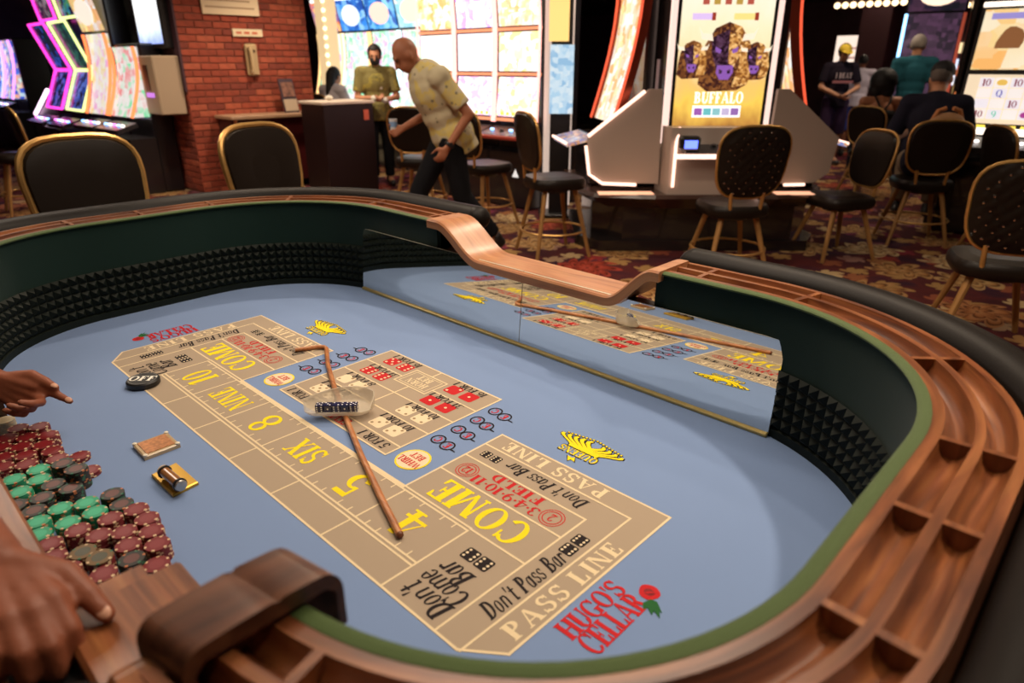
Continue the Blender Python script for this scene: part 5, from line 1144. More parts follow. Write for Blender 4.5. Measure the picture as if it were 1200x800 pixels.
hi = rgq(MB(), -.40, 1.44, .56, 1.93).build('wheel_screen', screen('wheel_bg', [(1, .5, .15), (1, .7, .3), (1, .85, .6), (1, .6, .25)], 1.5, 2, 5), rg)
up = rgq(MB(), -.40, 2.10, .56, 2.58).build('top_screen', screen('top_bg', [(.9, .25, .05), (1, .55, .12), (1, .7, .3)], 1.4, 3, 9), rg)
for z in (2.06, 1.97): MB().tube([(-.42, tilt(z) - .02, z), (.58, tilt(z) - .02, z)], .02, 8).build('light_bar', glow('bar_white', (1, .85, .7), 3), rg)
MB().tube([(-.42, tilt(.92) - .03, .925), (.58, tilt(.92) - .03, .925)], .03, 8).build('light_bar', glow('bar_white', (1, .85, .7), 3), rg)
rgq(MB(), -.40, .945, .56, .985, .004).build('bet_strip', M_BLACK, rg)
for k in range(8): rgq(MB(), -.36 + k * .115, .952, -.28 + k * .115, .978, .007).build('bet_tile', glow('tile_yellow', (1, .75, .1), 1.6), lo)
rnd = random.Random(3)
for i in range(7):
    for j in range(4):
        x0, z0 = -.30 + i * .118, 1.03 + j * .088; rgq(MB(), x0, z0, x0 + .108, z0 + .080, .003).build('reel_tile', glow('reel_tile_%d' % ((i + j) % 2), ((.98, .9, .85), (.9, .84, .9))[(i + j) % 2], 1.35), lo)
        s_ = rnd.choice(['10', '10', '9', 'Q', '', 'coin', 'fruit']); zc = z0 + .04; xc = x0 + .054; yy = tilt(zc) - .006
        if s_ in ('10', '9', 'Q'): text(MB(), s_, (xc, yy, zc), (1, 0, 0), (0, .13, 1), .058, 1.0).build('lettering', {'10': glow('sym_maroon', (.30, .03, .06), 1), '9': glow('sym_green', (.15, .6, .4), 1.2), 'Q': glow('sym_navy', (.12, .12, .5), 1.1)}[s_], lo)
        elif s_: mb = MB(); mb.add([(xc + .042 * math.cos(a), yy, zc + .028 * math.sin(a)) for a in [PI * 2 * k / 10 for k in range(10)]], [tuple(range(10))]); mb.build('symbol', glow('sym_%s' % s_, (.95, .6, .12) if s_ == 'coin' else (.45, .05, .3), 1.2), lo)
for k in range(12):
    a, b = 2 * PI * k / 12, 2 * PI * (k + 1) / 12; c = (.22, 1.70); mb = MB(); P = [c] + [(c[0] + .21 * math.cos(lerp(a, b, q / 3)), c[1] + .21 * math.sin(lerp(a, b, q / 3))) for q in range(4)]
    mb.add([(x, tilt(z) - .004, z) for x, z in P], [tuple(range(5))]); mb.build('wheel_segment', glow('seg_%d' % (k % 4), ((1, .55, .15), (1, .75, .65), (.55, .9, .75), (.9, .6, .85))[k % 4], 1.4), hi)
mb = MB(); mb.add([(-.16 + .10 * math.cos(a) * (1 + .2 * math.sin(2 * a)), tilt(1.66) - .006, 1.66 + .13 * math.sin(a)) for a in [2 * PI * k / 14 for k in range(14)]], [tuple(range(14))]); mb.build('figure_picture', glow('figure_brown', (.35, .14, .05), 1), hi)
mb = MB(); rgq(mb, -.34, 1.85, .0, 1.90, .004); mb.build('title_plate', glow('title_blue', (.35, .3, .7), 1.3), hi)
MB().tube([(-.50, -.0, .95), (-.50, .12, 1.95)], .016, 8).build('edge_light', glow('edge_amber', (1, .28, .08), 1.3), rg)
MB().box((-.52, .02, 0), (-.47, .62, 2.7), bev=.01).build('side_panel', M_PODB, rg)
rg.location.x = .12
# dark cabinets beyond, with dim mauve screens and blue light
for k, (x, y, lab, ec) in enumerate(((-1.62, 11.0, 'dark slot machine with a bright blue light tube', glow('edge_coolblue', (.25, .55, 1), 6)), (-.86, 11.22, 'dark slot machine with mauve screens behind the man in the cap', glow('edge_dimred', (.6, .1, .05), .8)))):
    curved(x, y, .25, lab, [(.10, .05, .09), (.18, .08, .16), (.05, .03, .05)], ec, 70 + k, .74, 2.6, [(.03, .02, .05), (.15, .06, .12), (.02, .02, .03)], 'dark cabinets on the right', .8, edge2=glow('edge_dimred', (.6, .1, .05), .8))
# far games seen through the gaps
curved(-6.9, 13.2, .2, 'far slot machine with white screen seen through the gap beside the three-screen games', [(.3, .8, .9), wht, mint, (.4, .6, .9), wht], E2, 80, .8, 2.0, None, 'far games beyond the gap', 1.6)
curved(-6.0, 13.6, .2, 'far slot machine with green screen seen through the gap beside the pod', [gr, mint, wht, (.2, .6, .5)], E2, 81, .8, 1.9, None, 'far games beyond the gap', 1.5)
wt = thing('wheel_topper', 'round lit prize wheel sign high up, seen through the gap beside the pod', 'wheel sign', (-6.05, 13.3, 2.0), .5)
mb = MB(); mb.T = Matrix.Rotation(PI / 2, 4, 'X'); mb.lathe([(0, 0), (.36, 0), (.36, .06), (.3, .08), (0, .08)], 24); mb.build('wheel', glow('wheel_cream', (1, .8, .5), 1.6), wt)
for k in range(12): a = 2 * PI * k / 12; MB().ell((.36 * math.cos(a), -.06, .36 * math.sin(a)), (.05, .05, .05), None, 8, 5).build('bulb', glow('bulb_cyan', (.5, .9, 1), 2.5), wt)
MB().tube([(0, .0, .36), (0, 0, CEIL - 2.0)], .02, 6).build('hanger', M_STEEL, wt)
# standing display next to the bank
ks = PD(655, 205, 7.05); kt = thing('display_totem', 'black totem with a pale blue portrait screen and a yellow lit panel above', 'display', (ks.x, ks.y, 0), YAW)
mb = MB(); mb.box((-.10, .0, 0), (.10, .10, 2.2), bev=.01); mb.box((-.20, -.12, 0), (.20, .22, .04), bev=.01); mb.build('post', M_BLACK, kt)
quad(MB(), (-.115, -.03, 1.03), (.115, -.03, 1.03), (.115, -.03, 1.66), (-.115, -.03, 1.66), .03).build('screen', screen('totem_screen', [(.35, .6, .85), (.65, .85, 1), (.85, .95, 1), (.5, .75, .95)], 1.35, 6, 3), kt)
quad(MB(), (-.13, -.02, 1.69), (.06, -.02, 1.69), (.06, -.02, 2.12), (-.13, -.02, 2.12), .03).build('lit_panel', glow('totem_yellow', (1, .65, .22), 1.5), kt)
# white card holder on the pod side
cd = PD(776, 95, 5.9); ct = thing('card_holder', 'white card in a black clip standing between the pod games', 'card', (cd.x, cd.y, .5), YAW); MB().box((-.055, -.01, .62), (.055, 0, 1.02)).build('card', mat('card_white', (.55, .45, .5), .6), ct); MB().box((-.04, -.025, .55), (.04, .0, .66), bev=.006).build('clip', M_BLACK, ct); MB().box((-.02, -.012, 0), (.02, .012, .56)).build('stand', M_BLACK, ct)

# brown light post with white light bars between the neon and the orange-edged games, and a slanted lit console further left
lp = thing('light_post', 'brown post with upright white light bars between the lime and orange-edged games', 'light post', (-9.27, 3.02, 0)); MB().box((-.09, -.05, 0), (.09, .07, 2.7), bev=.02).build('post', mat('post_brown', (.20, .07, .03), .5), lp)
for z in (1.25, 1.65, 2.1): MB().cap((-.02, -.07, z), (-.02, -.07, z + .22), .03).build('light_bar', glow('bar_cream', (1, .88, .6), 4), lp)
cs = thing('lit_console', 'low dark console with a slanted white light strip left of the pink neon game', 'console', (-12.3, 2.75, 0)); mb = MB(); mb.box((-.7, -.1, 0), (.7, .5, .7), bev=.03); mb.build('body', mat('console_plum', (.10, .03, .07), .4), cs); MB().tube([(-.6, -.14, .72), (.5, -.14, 1.12)], .03, 8).build('light_strip', glow('strip_pinkwhite', (1, .7, .95), 4), cs); quad(MB(), (-.62, -.10, .68), (.6, -.10, .68), (.5, -.08, 1.10), (-.62, -.08, .74), .03).build('slant_panel', mat('console_plum', (.10, .03, .07), .4), cs)
# ================================================================== counter, podium, wall fittings
M_RED = mat('oxblood_panel', (0.075, 0.010, 0.010), 0.35, coat=.3); M_TOPL = mat('laminate_top', (0.36, 0.22, 0.13), 0.4); M_TRIMC = mat('copper_trim', (0.45, 0.16, 0.07), 0.35, metal=.5)
ct_ = thing('counter', 'dark red counter with pale top against the brick pillar', 'counter', (-7.07, 3.95, 0))
MB().box((-.22, -.72, .88), (.24, .72, .92), bev=.006).build('top', M_TOPL, ct_)
mb = MB(); mb.box((-.21, -.68, 0), (.15, -.64, .88)); mb.build('side_panel', mat('dark_mahogany', (.05, .014, .012), .4), ct_); mb = MB(); mb.box((-.21, .64, 0), (.15, .68, .88)); mb.build('side_panel', mat('dark_mahogany', (.05, .014, .012), .4), ct_)
mb = MB(); mb.box((-.19, -.64, .10), (.12, .0, .87)); mb.build('front_panel', M_RED, ct_); mb = MB(); mb.box((-.19, .004, .10), (.12, .64, .87)); mb.build('front_panel', M_RED, ct_)
for y in (-.66, .66): MB().tube([(.20, y, .88), (.16, y, .45), (.19, y, 0)], .022, 8).build('leg_trim', M_TRIMC, ct_)
pd_ = thing('podium', 'dark brown podium with white top and a small red badge, beside the counter', 'podium', (-6.25, 4.30, 0))
MB().box((-.25, -.35, 0), (.25, .35, 1.05), bev=.008).build('body', mat('podium_brown', (.018, .008, .008), .5, spec=.25), pd_); MB().box((-.27, -.37, 1.05), (.27, .37, 1.085), bev=.006).build('top', mat('podium_top', (.62, .52, .42), .45), pd_)
MB().box((.25, .20, .86), (.262, .275, .98), bev=.004).build('badge', mat('badge_red', (.62, .12, .06), .4), pd_)
for k in range(3): MB().ell((-.08 + .02 * k, -.05 + .09 * k, 1.085 + .028), (.045, .05, .03), None, 10, 6).build('paper_cup_stack', mat('paper_white', (.65, .6, .5), .7), pd_) if k == 0 else None
# wall fittings on the brick face (x = PX) and on the plum face (y = PY0)
FX = PX + .004
nt = thing('notice_board', 'large cream framed notice high on the brick pillar', 'notice', (FX, 3.62, 2.0)); MB().box((0, -.34, .03), (.025, .36, .62), bev=.004).build('board', mat('notice_cream', (.78, .62, .40), .7), nt)
for k in range(6): MB().box((.0255, -.30, .10 + k * .075), (.0262, .30 - (k % 3) * .05, .118 + k * .075)).build('text_row', mat('notice_ink', (.40, .27, .16), .8), nt)
ss = thing('small_sign', 'small white lit sign above the wall telephone', 'sign', (FX, 3.80, 1.80)); MB().box((0, -.19, 0), (.02, .19, .085), bev=.004).build('plate', mat('sign_white', (.75, .62, .40), .5), ss)
for k in range(3): MB().box((.0205, -.15 + k * .1, .03), (.021, -.08 + k * .1, .055)).build('sign_mark', mat('sign_red', (.55, .12, .05), .6), ss)
ph = thing('wall_telephone', 'beige wall telephone with hanging cord on the brick pillar', 'telephone', (FX, 3.80, 1.36)); MB().box((0, -.075, 0), (.05, .075, .36), bev=.015).build('base', mat('phone_beige', (.46, .33, .17), .45), ph)
MB().tube([(.075, -.03, .04), (.092, -.03, .10), (.092, -.03, .26), (.075, -.03, .32)], [.028, .02, .02, .028], 10).build('handset', mat('phone_beige2', (.50, .36, .19), .45), ph); MB().lathe([(.018, 0), (.018, .008), (0, .008)], 12, 0, (.05, .03, .28), True, (1, 0, 0)).build('hook', mat('phone_dark', (.12, .07, .03), .5), ph)
MB().tube([(.05, -.05, .0)] + [(.05 + .004 * math.sin(k * 2.6), lerp(-.05, .055, k / 24), -.32 * math.sin(PI * k / 24)) for k in range(25)], .009, 6).build('cord', mat('phone_cord', (.42, .28, .14), .5), ph)
bh = thing('brochure_stand', 'small leaning brochure display on the counter top', 'brochure', (-7.12, 4.14, .9205), 0); q = MB(); quad(q, (.08, -.10, .0), (.08, .10, .0), (-.02, .10, .40), (-.02, -.10, .40), .015); q.build('board', mat('brochure_dark', (.05, .03, .04), .4), bh)
q = MB(); quad(q, (.085, -.09, .02), (.085, .09, .02), (.050, .09, .16), (.050, -.09, .16), .004); q.build('pale_leaflets', mat('leaflet', (.42, .32, .22), .6), bh); q = MB(); quad(q, (.046, -.08, .19), (.046, .08, .19), (.004, .08, .36), (.004, -.08, .36), .003); q.build('picture', mat('leaflet_img', (.20, .09, .06), .6, var=.6, vscale=20), bh)
FY = PY0 - .013
ws = thing('wall_screen', 'bright white advertising screen on the plum side of the pillar', 'screen', (-7.80, FY, 1.66)); MB().box((-.40, -.10, 0), (.40, 0, 1.0), bev=.01).build('housing', M_BLACK, ws)
q = MB(); q.add([(-.36, -.101, .05), (.36, -.101, .05), (.36, -.101, .97), (-.36, -.101, .97)], [(0, 1, 2, 3)]); q.build('screen', grad('ad_screen', [(.1, (.25, .35, .9)), (.3, (.75, .85, 1)), (.45, (1, 1, 1)), (1, (.9, .97, 1))], 2.2), ws)
db = thing('wall_dispenser', 'beige metal box with a dark slot on the pillar, under the white screen', 'dispenser', (-7.55, FY, 1.20 - .62)); 
MB().box((-.21, -.30, .36), (.21, 0, 1.0), bev=.012).build('case', mat('dispenser_beige', (.40, .30, .20), .45), db); MB().box((-.12, -.305, .62), (.02, -.299, .90), bev=.002).build('slot', M_BLACK, db); MB().box((-.12, -.31, .55), (.10, -.30, .60), bev=.002).build('lit_edge', glow('dispenser_violet', (.7, .25, 1), 1.2), db)
# lit column panel behind the pillar
lc = thing('lit_column', 'glowing cream column panel with bulbs just behind the brick pillar', 'lit panel', (-8.3, 5.55, 0)); MB().box((-.1, -.12, 0), (.1, .12, 2.7), bev=.01).build('panel', glow('cream_panel', (1, .70, .36), 1.25), lc)
for k in range(14): MB().ell((.11, -.1, .9 + k * .12), (.03, .03, .03), None, 8, 5).build('bulb', glow('bulb_warm', (1, .8, .5), 4), lc)
# canopy lights over the games
cn = thing('light_canopy', 'row of warm bulbs on a canopy above the curved games', 'canopy', (-8.2, 6.1, 2.52)); MB().box((-1.6, -.1, 0), (1.6, .6, .14), bev=.01).build('board', mat('canopy_brown', (.12, .06, .03), .5), cn)
for k in range(30): MB().ell((-1.55 + k * .107, -.12, .05), (.035, .03, .035), None, 8, 5).build('bulb', glow('bulb_warm', (1, .8, .5), 4), cn)
# far wall lights and poster on the right
for k, (a, b, y, zz, lab) in enumerate(((-3.75, -2.55, 13.0, 2.42, 'row of warm bulbs on a dark valance left of the mauve column'), (-2.0, -.6, 12.6, 2.30, 'row of warm bulbs on a dark valance right of the mauve column'))):
    v = thing('bulb_valance', lab, 'bulb lights', ((a + b) / 2, y, zz)); MB().box((-(b - a) / 2, 0, 0), ((b - a) / 2, .12, CEIL - zz), bev=.01).build('valance', mat('valance_brown', (.05, .025, .022), .5), v)
    n = 9
    for i in range(n): MB().ell((-(b - a) / 2 + (b - a) * (i + .5) / n, -.03, .03), (.055, .05, .05), None, 8, 5).build('bulb', glow('bulb_cream', (1, .72, .4), 5), v)
ps = PD(983, 62, 14.4); po = thing('lit_poster', 'bright lit poster on the wall behind the man in the yellow cap', 'poster', (ps.x, 15.28, 1.05)); MB().box((-.38, -.03, 0), (.38, 0, 1.0), bev=.008).build('face', glow('poster_cream', (1, .80, .66), 1.7), po)
for k in range(4): MB().box((-.25 + .05 * k, -.033, .2 + k * .18), (.2, -.031, .24 + k * .18)).build('print_row', glow('poster_ink', (.7, .4, .35), 1.0), po)
fs_ = thing('food_counter_display', 'far glowing snack display with red and white lights between the columns', 'display', (-1.55, 13.4, 0)); MB().box((-.8, 0, 0), (.8, .5, 2.2), bev=.02).build('body', mat('display_mauve', (.2, .1, .16), .6), fs_)
for k, (x, z, c) in enumerate(((-.5, 1.1, (1, .6, .2)), (-.45, 1.4, (1, .25, .1)), (-.1, 1.25, (.9, .9, 1)), (-.3, 1.75, (1, .75, .4)), (.2, 1.75, (1, .7, .3)), (-.2, 1.5, (.7, .8, 1)))): MB().box((x - .1, -.02, z - .08), (x + .16, 0, z + .08), bev=.01).build('lit_panel', glow('snack_%d' % k, c, 2.0), fs_)
# ================================================================== people: bodies grown from tapered limbs and fused into one surface
def fuse(mb, name, m_, parent, voxel=.012, smooth=4, world=False, cut=None, mats=None):
    """fuse the overlapping tapered pieces of mb into one continuous skin"""
    o = mb.build(name, m_, parent, world=world)
    r = o.modifiers.new('fuse', 'REMESH'); r.mode = 'VOXEL'; r.voxel_size = voxel
    if smooth: s = o.modifiers.new('smooth', 'SMOOTH'); s.iterations = smooth; s.factor = .5
    bpy.context.view_layer.update(); dg = bpy.context.evaluated_depsgraph_get()
    me = bpy.data.meshes.new_from_object(o.evaluated_get(dg), depsgraph=dg); old = o.data; o.modifiers.clear(); o.data = me; bpy.data.meshes.remove(old); me.name = name
    if not me.materials: me.materials.append(m_)
    me.polygons.foreach_set('use_smooth', [True] * len(me.polygons)); me.polygons.foreach_set('material_index', [0] * len(me.polygons))
    return o
def basis(zv, xv):
    z = Vector(zv).normalized(); x = Vector(xv); x = (x - z * x.dot(z)).normalized(); y = z.cross(x); return Matrix((x, y, z)).transposed()
def hand(mb, w, d, n, t, s=1.0, curl=(.25, .3, .25), curls=None, thumb=(.55, .75, -.15), thumb2=(.9, .25, -.1), spread=.10, thick=1.0):
    """w wrist, d finger direction, n back of the hand, t thumb side; five fingers with three bends each"""
    w = Vector(w); d = Vector(d).normalized(); t = Vector(t); t = (t - d * t.dot(d)).normalized(); n0 = Vector(n); n = d.cross(t); n = n if n.dot(n0) > 0 else -n
    k = .0105 * s * thick; tips = []
    for i, (off, L0, fl) in enumerate(((.026, .086, .074), (.009, .090, .082), (-.009, .086, .075), (-.026, .078, .060))):
        kn = w + (d * L0 + t * off) * s; mb.cap(w + t * off * .55 * s + d * .004 * s, kn, k * 1.25, k * 1.12); mb.cap(w + t * off * .55 * s + d * .01 * s - n * .008 * s, kn - n * .006 * s, k * 1.2, k * 1.0)
        p = kn; c = (curls[i] if curls else curl); ang = 0; dd = (d + t * spread * (1.5 - i) * .5).normalized()
        for q, fr, rr in ((0, .45, .98), (1, .31, .88), (2, .24, .76)):
            ang += c[q]; v = dd * math.cos(ang) - n * math.sin(ang); p2 = p + v * fl * fr * s; mb.cap(p, p2, k * rr, k * (rr - .08)); p = p2
        tips.append((p, v))
    b = w + (d * .022 + t * .020) * s; p = b + (d * thumb[0] + t * thumb[1] + n * thumb[2]).normalized() * .046 * s; mb.cap(b - t * .006 * s, p, k * 1.55, k * 1.2)
    v = (d * thumb2[0] + t * thumb2[1] + n * thumb2[2]).normalized(); p2 = p + v * .034 * s; mb.cap(p, p2, k * 1.15, k * 1.05); p3 = p2 + (v * .95 - n * .1).normalized() * .024 * s; mb.cap(p2, p3, k * 1.02, k * .82)
    tips.append((p3, v)); return tips
def skin(name, c): return mat('skin_' + name, c, .5, spec=.4, var=.08, vscale=18)
def person(label, loc, rz, J, skin_c, shirt, trousers, hair=None, shoes=(.015, .012, .012), cap_=None, mask=False, sleeve='short', shorts=False, H=1.0, group=None, scale=1.0, hem=.10, bulk=0.0):
    """J: joints in the person's frame (x right, y forward, z up, metres)"""
    t = thing('person', label, 'person', loc, rz); t.scale = (scale,) * 3
    V = {k: Vector(v) for k, v in J.items() if k not in ('look', 'handd')}
    ax = V['shR'] - V['shL']; up = V['neck'] - V['pelvis']; look = Vector(J.get('look', (0, 1, 0))).normalized(); hc = V['head']
    HB = basis((Vector((0, 0, 1)) - look * look.z), look.cross(Vector((0, 0, 1))))      # head frame: x right, y forward, z up
    HB = Matrix((look.cross(Vector((0, 0, 1))).normalized(), look, look.cross(Vector((0, 0, 1))).normalized().cross(look))).transposed()
    sk = skin('%d_%d_%d' % tuple(int(c * 1000) for c in skin_c), skin_c)
    TB_ = basis(up, ax)
    mb = MB(); pel, ch, nk = V['pelvis'], V['pelvis'].lerp(V['neck'], .66), V['neck']
    def torso(mb, g):
        g += bulk
        mb.ell(pel, (.160 + g, .115 + g, .13 + g), TB_); mb.ell(pel.lerp(nk, .33), (.145 + g, .108 + g, .16 + g), TB_); mb.ell(ch, (.165 + g, .118 + g, .17 + g), TB_)
        mb.cap(V['shL'], V['shR'], .060 + g - bulk * .7); mb.ell(pel.lerp(nk, .88), (.13 + g, .085 + g, .09 + g), TB_)
    torso(mb, 0)
    mb.cap(nk - up.normalized() * .03, hc - HB @ Vector((0, .02, .06)), .060, .055)
    # head: skull, jaw, nose, ears, brow, lips
    mb.ell(hc + HB @ Vector((0, -.012, .02)), (.076, .094, .100), HB); mb.ell(hc + HB @ Vector((0, .022, -.05)), (.058, .068, .070), HB); mb.ell(hc + HB @ Vector((0, .045, -.095)), (.030, .028, .022), HB)
    mb.cap(hc + HB @ Vector((0, .088, .012)), hc + HB @ Vector((0, .106, -.032)), .010, .015); mb.cap(hc + HB @ Vector((-.018, .084, -.063)), hc + HB @ Vector((.018, .084, -.063)), .010)
    mb.cap(hc + HB @ Vector((-.034, .078, .026)), hc + HB @ Vector((.034, .078, .026)), .012)
    for sx in (-1, 1): mb.ell(hc + HB @ Vector((sx * .077, -.008, -.012)), (.011, .020, .032), HB)
    for s in 'LR':
        mb.cap(V['sh' + s], V['el' + s], .050, .040); mb.cap(V['el' + s], V['wr' + s], .040, .027)
        d = (V['wr' + s] - V['el' + s]).normalized(); sd = 1 if s == 'R' else -1
        hd = Vector(J['handd'][s]) if 'handd' in J and s in J['handd'] else d
        mb_n = ax.normalized() * sd; tt = Vector((0, 1, .3)); hand(mb, V['wr' + s], hd, mb_n, tt, 1.0, (.5, .6, .4))
        mb.cap(V['hip' + s], V['kn' + s], .088, .058); mb.cap(V['kn' + s], V['an' + s], .056, .040); f = V['toe' + s] - V['an' + s]; mb.cap(V['an' + s], V['toe' + s], .042, .034)
    body = fuse(mb, 'body', sk, t, .0115, 3)
    for sx in (-1, 1): MB().ell(hc + HB @ Vector((sx * .030, .081, .008)), (.013, .008, .008), HB, 10, 6).build('eye', mat('eye_dark', (.05, .03, .025), .25), t)
    # clothes
    if trousers:
        mb = MB(); g = .014; mb.ell(pel, (.165 + g, .12 + g, .12 + g), TB_)
        for s in 'LR':
            if shorts: k2 = V['kn' + s].lerp(V['hip' + s], -.12); mb.cone(V['hip' + s], k2, .108, .088); mb.ell(V['hip' + s], (.106,) * 3)
            else: mb.ell(V['hip' + s], (.104,) * 3); mb.cone(V['hip' + s], V['kn' + s], .104, .078); mb.ell(V['kn' + s], (.078,) * 3); mb.cone(V['kn' + s], V['an' + s].lerp(V['kn' + s], .08), .078, .064)
        fuse(mb, 'trousers' if not shorts else 'shorts', mat('cloth_%d_%d_%d' % tuple(int(c * 1000) for c in trousers), trousers, .85, spec=.12, bump=.3, bscale=120), t, .013, 3)
    if shirt:
        mb = MB(); g = .020; torso(mb, g); mb.cone(pel.lerp(nk, .2), pel - up.normalized() * hem, .150, .165)
        if hem > .02: mb.ell(pel - up.normalized() * hem * .4, (.178, .135, .10), TB_)
        if sleeve != 'none':
            for s in 'LR':
                if sleeve == 'short': e = V['sh' + s].lerp(V['el' + s], .78); mb.ell(V['sh' + s], (.072,) * 3); mb.cone(V['sh' + s], e, .074, .070)
                else: mb.ell(V['sh' + s], (.070,) * 3); mb.cone(V['sh' + s], V['el' + s], .070, .056); mb.ell(V['el' + s], (.056,) * 3); mb.cone(V['el' + s], V['wr' + s].lerp(V['el' + s], .1), .056, .042)
        mb.cone(nk - up.normalized() * .02, nk + up.normalized() * .045, .082, .068)
        ms = shirt if not isinstance(shirt, tuple) else mat('cloth_%d_%d_%d' % tuple(int(c * 1000) for c in shirt), shirt, .85, spec=.12, bump=.3, bscale=120)
        fuse(mb, 'shirt', ms, t, .013, 3)
    for s in 'LR':
        mb = MB(); a, b = V['an' + s], V['toe' + s]; f = (b - a); mb.cap(a - Vector((0, 0, .045)) - Vector((f.x, f.y, 0)).normalized() * .035, b - Vector((0, 0, .0)), .046, .040); mb.cap(a, a - Vector((0, 0, .04)), .05, .05)
        o = fuse(mb, 'shoe', mat('shoe_%d' % int(shoes[0] * 1000), shoes, .45), t, .011, 2)
    if hair:
        kind, col = hair; mh = mat('hair_%s_%d' % (kind, int(col[0] * 1000)), col, .6, bump=.8, bscale=90); mb = MB()
        if kind == 'short': mb.ell(hc + HB @ Vector((0, -.022, .034)), (.092, .106, .108), HB)
        elif kind == 'crop': mb.ell(hc + HB @ Vector((0, -.03, .026)), (.081, .092, .090), HB)
        elif kind == 'afro': mb.ell(hc + HB @ Vector((0, -.04, .03)), (.150, .140, .150), HB); mb.ell(hc + HB @ Vector((-.05, -.04, -.07)), (.09, .09, .10), HB); mb.ell(hc + HB @ Vector((.05, -.04, -.07)), (.09, .09, .10), HB)
        elif kind == 'long': mb.ell(hc + HB @ Vector((0, -.03, .03)), (.092, .105, .105), HB); mb.cap(hc + HB @ Vector((0, -.08, 0)), hc + HB @ Vector((.0, -.13, -.26)), .085, .05)
        if kind in ('short', 'crop'):   # keep the face free: cut the front away by pushing those points inside the skull
            o = fuse(mb, 'hair', mh, t, .012, 2)
            for v in o.data.vertices:
                q = HB.transposed() @ (v.co - hc)
                lim = .045 if kind == 'short' else -.005
                if q.y > lim and q.z < .075: v.co = hc + HB @ Vector((q.x * .8, min(q.y, .03) * .6, q.z * .8))
                elif q.z < -.03: v.co = hc + HB @ Vector((q.x * .82, q.y * .85, q.z))
        else: fuse(mb, 'hair', mh, t, .014, 1)
    if cap_:
        mc = mat('cap_%d' % int(cap_[0] * 1000), cap_, .7); mb = MB(); mb.ell(hc + HB @ Vector((0, -.01, .055)), (.090, .106, .082), HB); mb.cap(hc + HB @ Vector((-.03, .10, .045)), hc + HB @ Vector((.03, .10, .045)), .012); o = fuse(mb, 'cap', mc, t, .012, 2)
        mb = MB(); pv = [hc + HB @ Vector((.075 * math.cos(a), .07 + .095 * math.sin(a), .048 - .02 * math.sin(a))) for a in [PI * k / 10 for k in range(11)]]; mb.add(pv + [p + HB @ Vector((0, 0, .006)) for p in pv], [tuple(range(10, -1, -1)), tuple(range(11, 22))] + [(i, (i + 1) % 11, 11 + (i + 1) % 11, 11 + i) for i in range(11)]); mb.build('cap_peak', mc, t)
    if mask: mb = MB(); mb.ell(hc + HB @ Vector((0, .045, -.052)), (.064, .064, .056), HB); mb.cap(hc + HB @ Vector((-.07, 0, -.03)), hc + HB @ Vector((-.05, .06, -.04)), .008); mb.cap(hc + HB @ Vector((.07, 0, -.03)), hc + HB @ Vector((.05, .06, -.04)), .008); fuse(mb, 'face_mask', mat('mask_black', (.012, .012, .014), .7), t, .010, 2)
    t['_'] = 0; del t['_']; t_info[label] = (V, HB); return t
t_info = {}
def stand(lean=0.0, armL=None, armR=None, look=(0, 1, -.1), step=0.0):
    J = dict(pelvis=(0, 0, .95), neck=(0, .02 + lean * .5, 1.44), head=(0, .05 + lean * .75, 1.585), shL=(-.185, .0 + lean * .45, 1.395), shR=(.185, 0 + lean * .45, 1.395),
             elL=(-.235, -.03 + lean * .4, 1.12), elR=(.235, -.03 + lean * .4, 1.12), wrL=(-.24, .07 + lean * .4, .88), wrR=(.24, .07 + lean * .4, .88),
             hipL=(-.09, 0, .92), hipR=(.09, 0, .92), knL=(-.10, .03 + step * .5, .50), knR=(.10, .03 - step * .3, .50), anL=(-.10, step, .09), anR=(.10, -step, .09), toeL=(-.12, .15 + step, .04), toeR=(.12, .15 - step, .04), look=look)
    if armL: J['elL'], J['wrL'] = armL
    if armR: J['elR'], J['wrR'] = armR
    return J
def sit(seat=.58, lean=.05, armL=None, armR=None, look=(0, 1, -.1)):
    z = seat + .10; J = dict(pelvis=(0, -.02, z), neck=(0, lean, z + .49), head=(0, lean + .06, z + .635), shL=(-.185, lean - .02, z + .445), shR=(.185, lean - .02, z + .445),
             elL=(-.24, lean + .06, z + .18), elR=(.24, lean + .06, z + .18), wrL=(-.18, lean + .30, z + .22), wrR=(.18, lean + .30, z + .22),
             hipL=(-.09, .02, z - .02), hipR=(.09, .02, z - .02), knL=(-.12, .42, z - .03), knR=(.12, .42, z - .03), anL=(-.12, .36, z - .42), anR=(.12, .36, z - .42), toeL=(-.13, .50, z - .46), toeR=(.13, .50, z - .46), look=look)
    if armL: J['elL'], J['wrL'] = armL
    if armR: J['elR'], J['wrR'] = armR
    return J
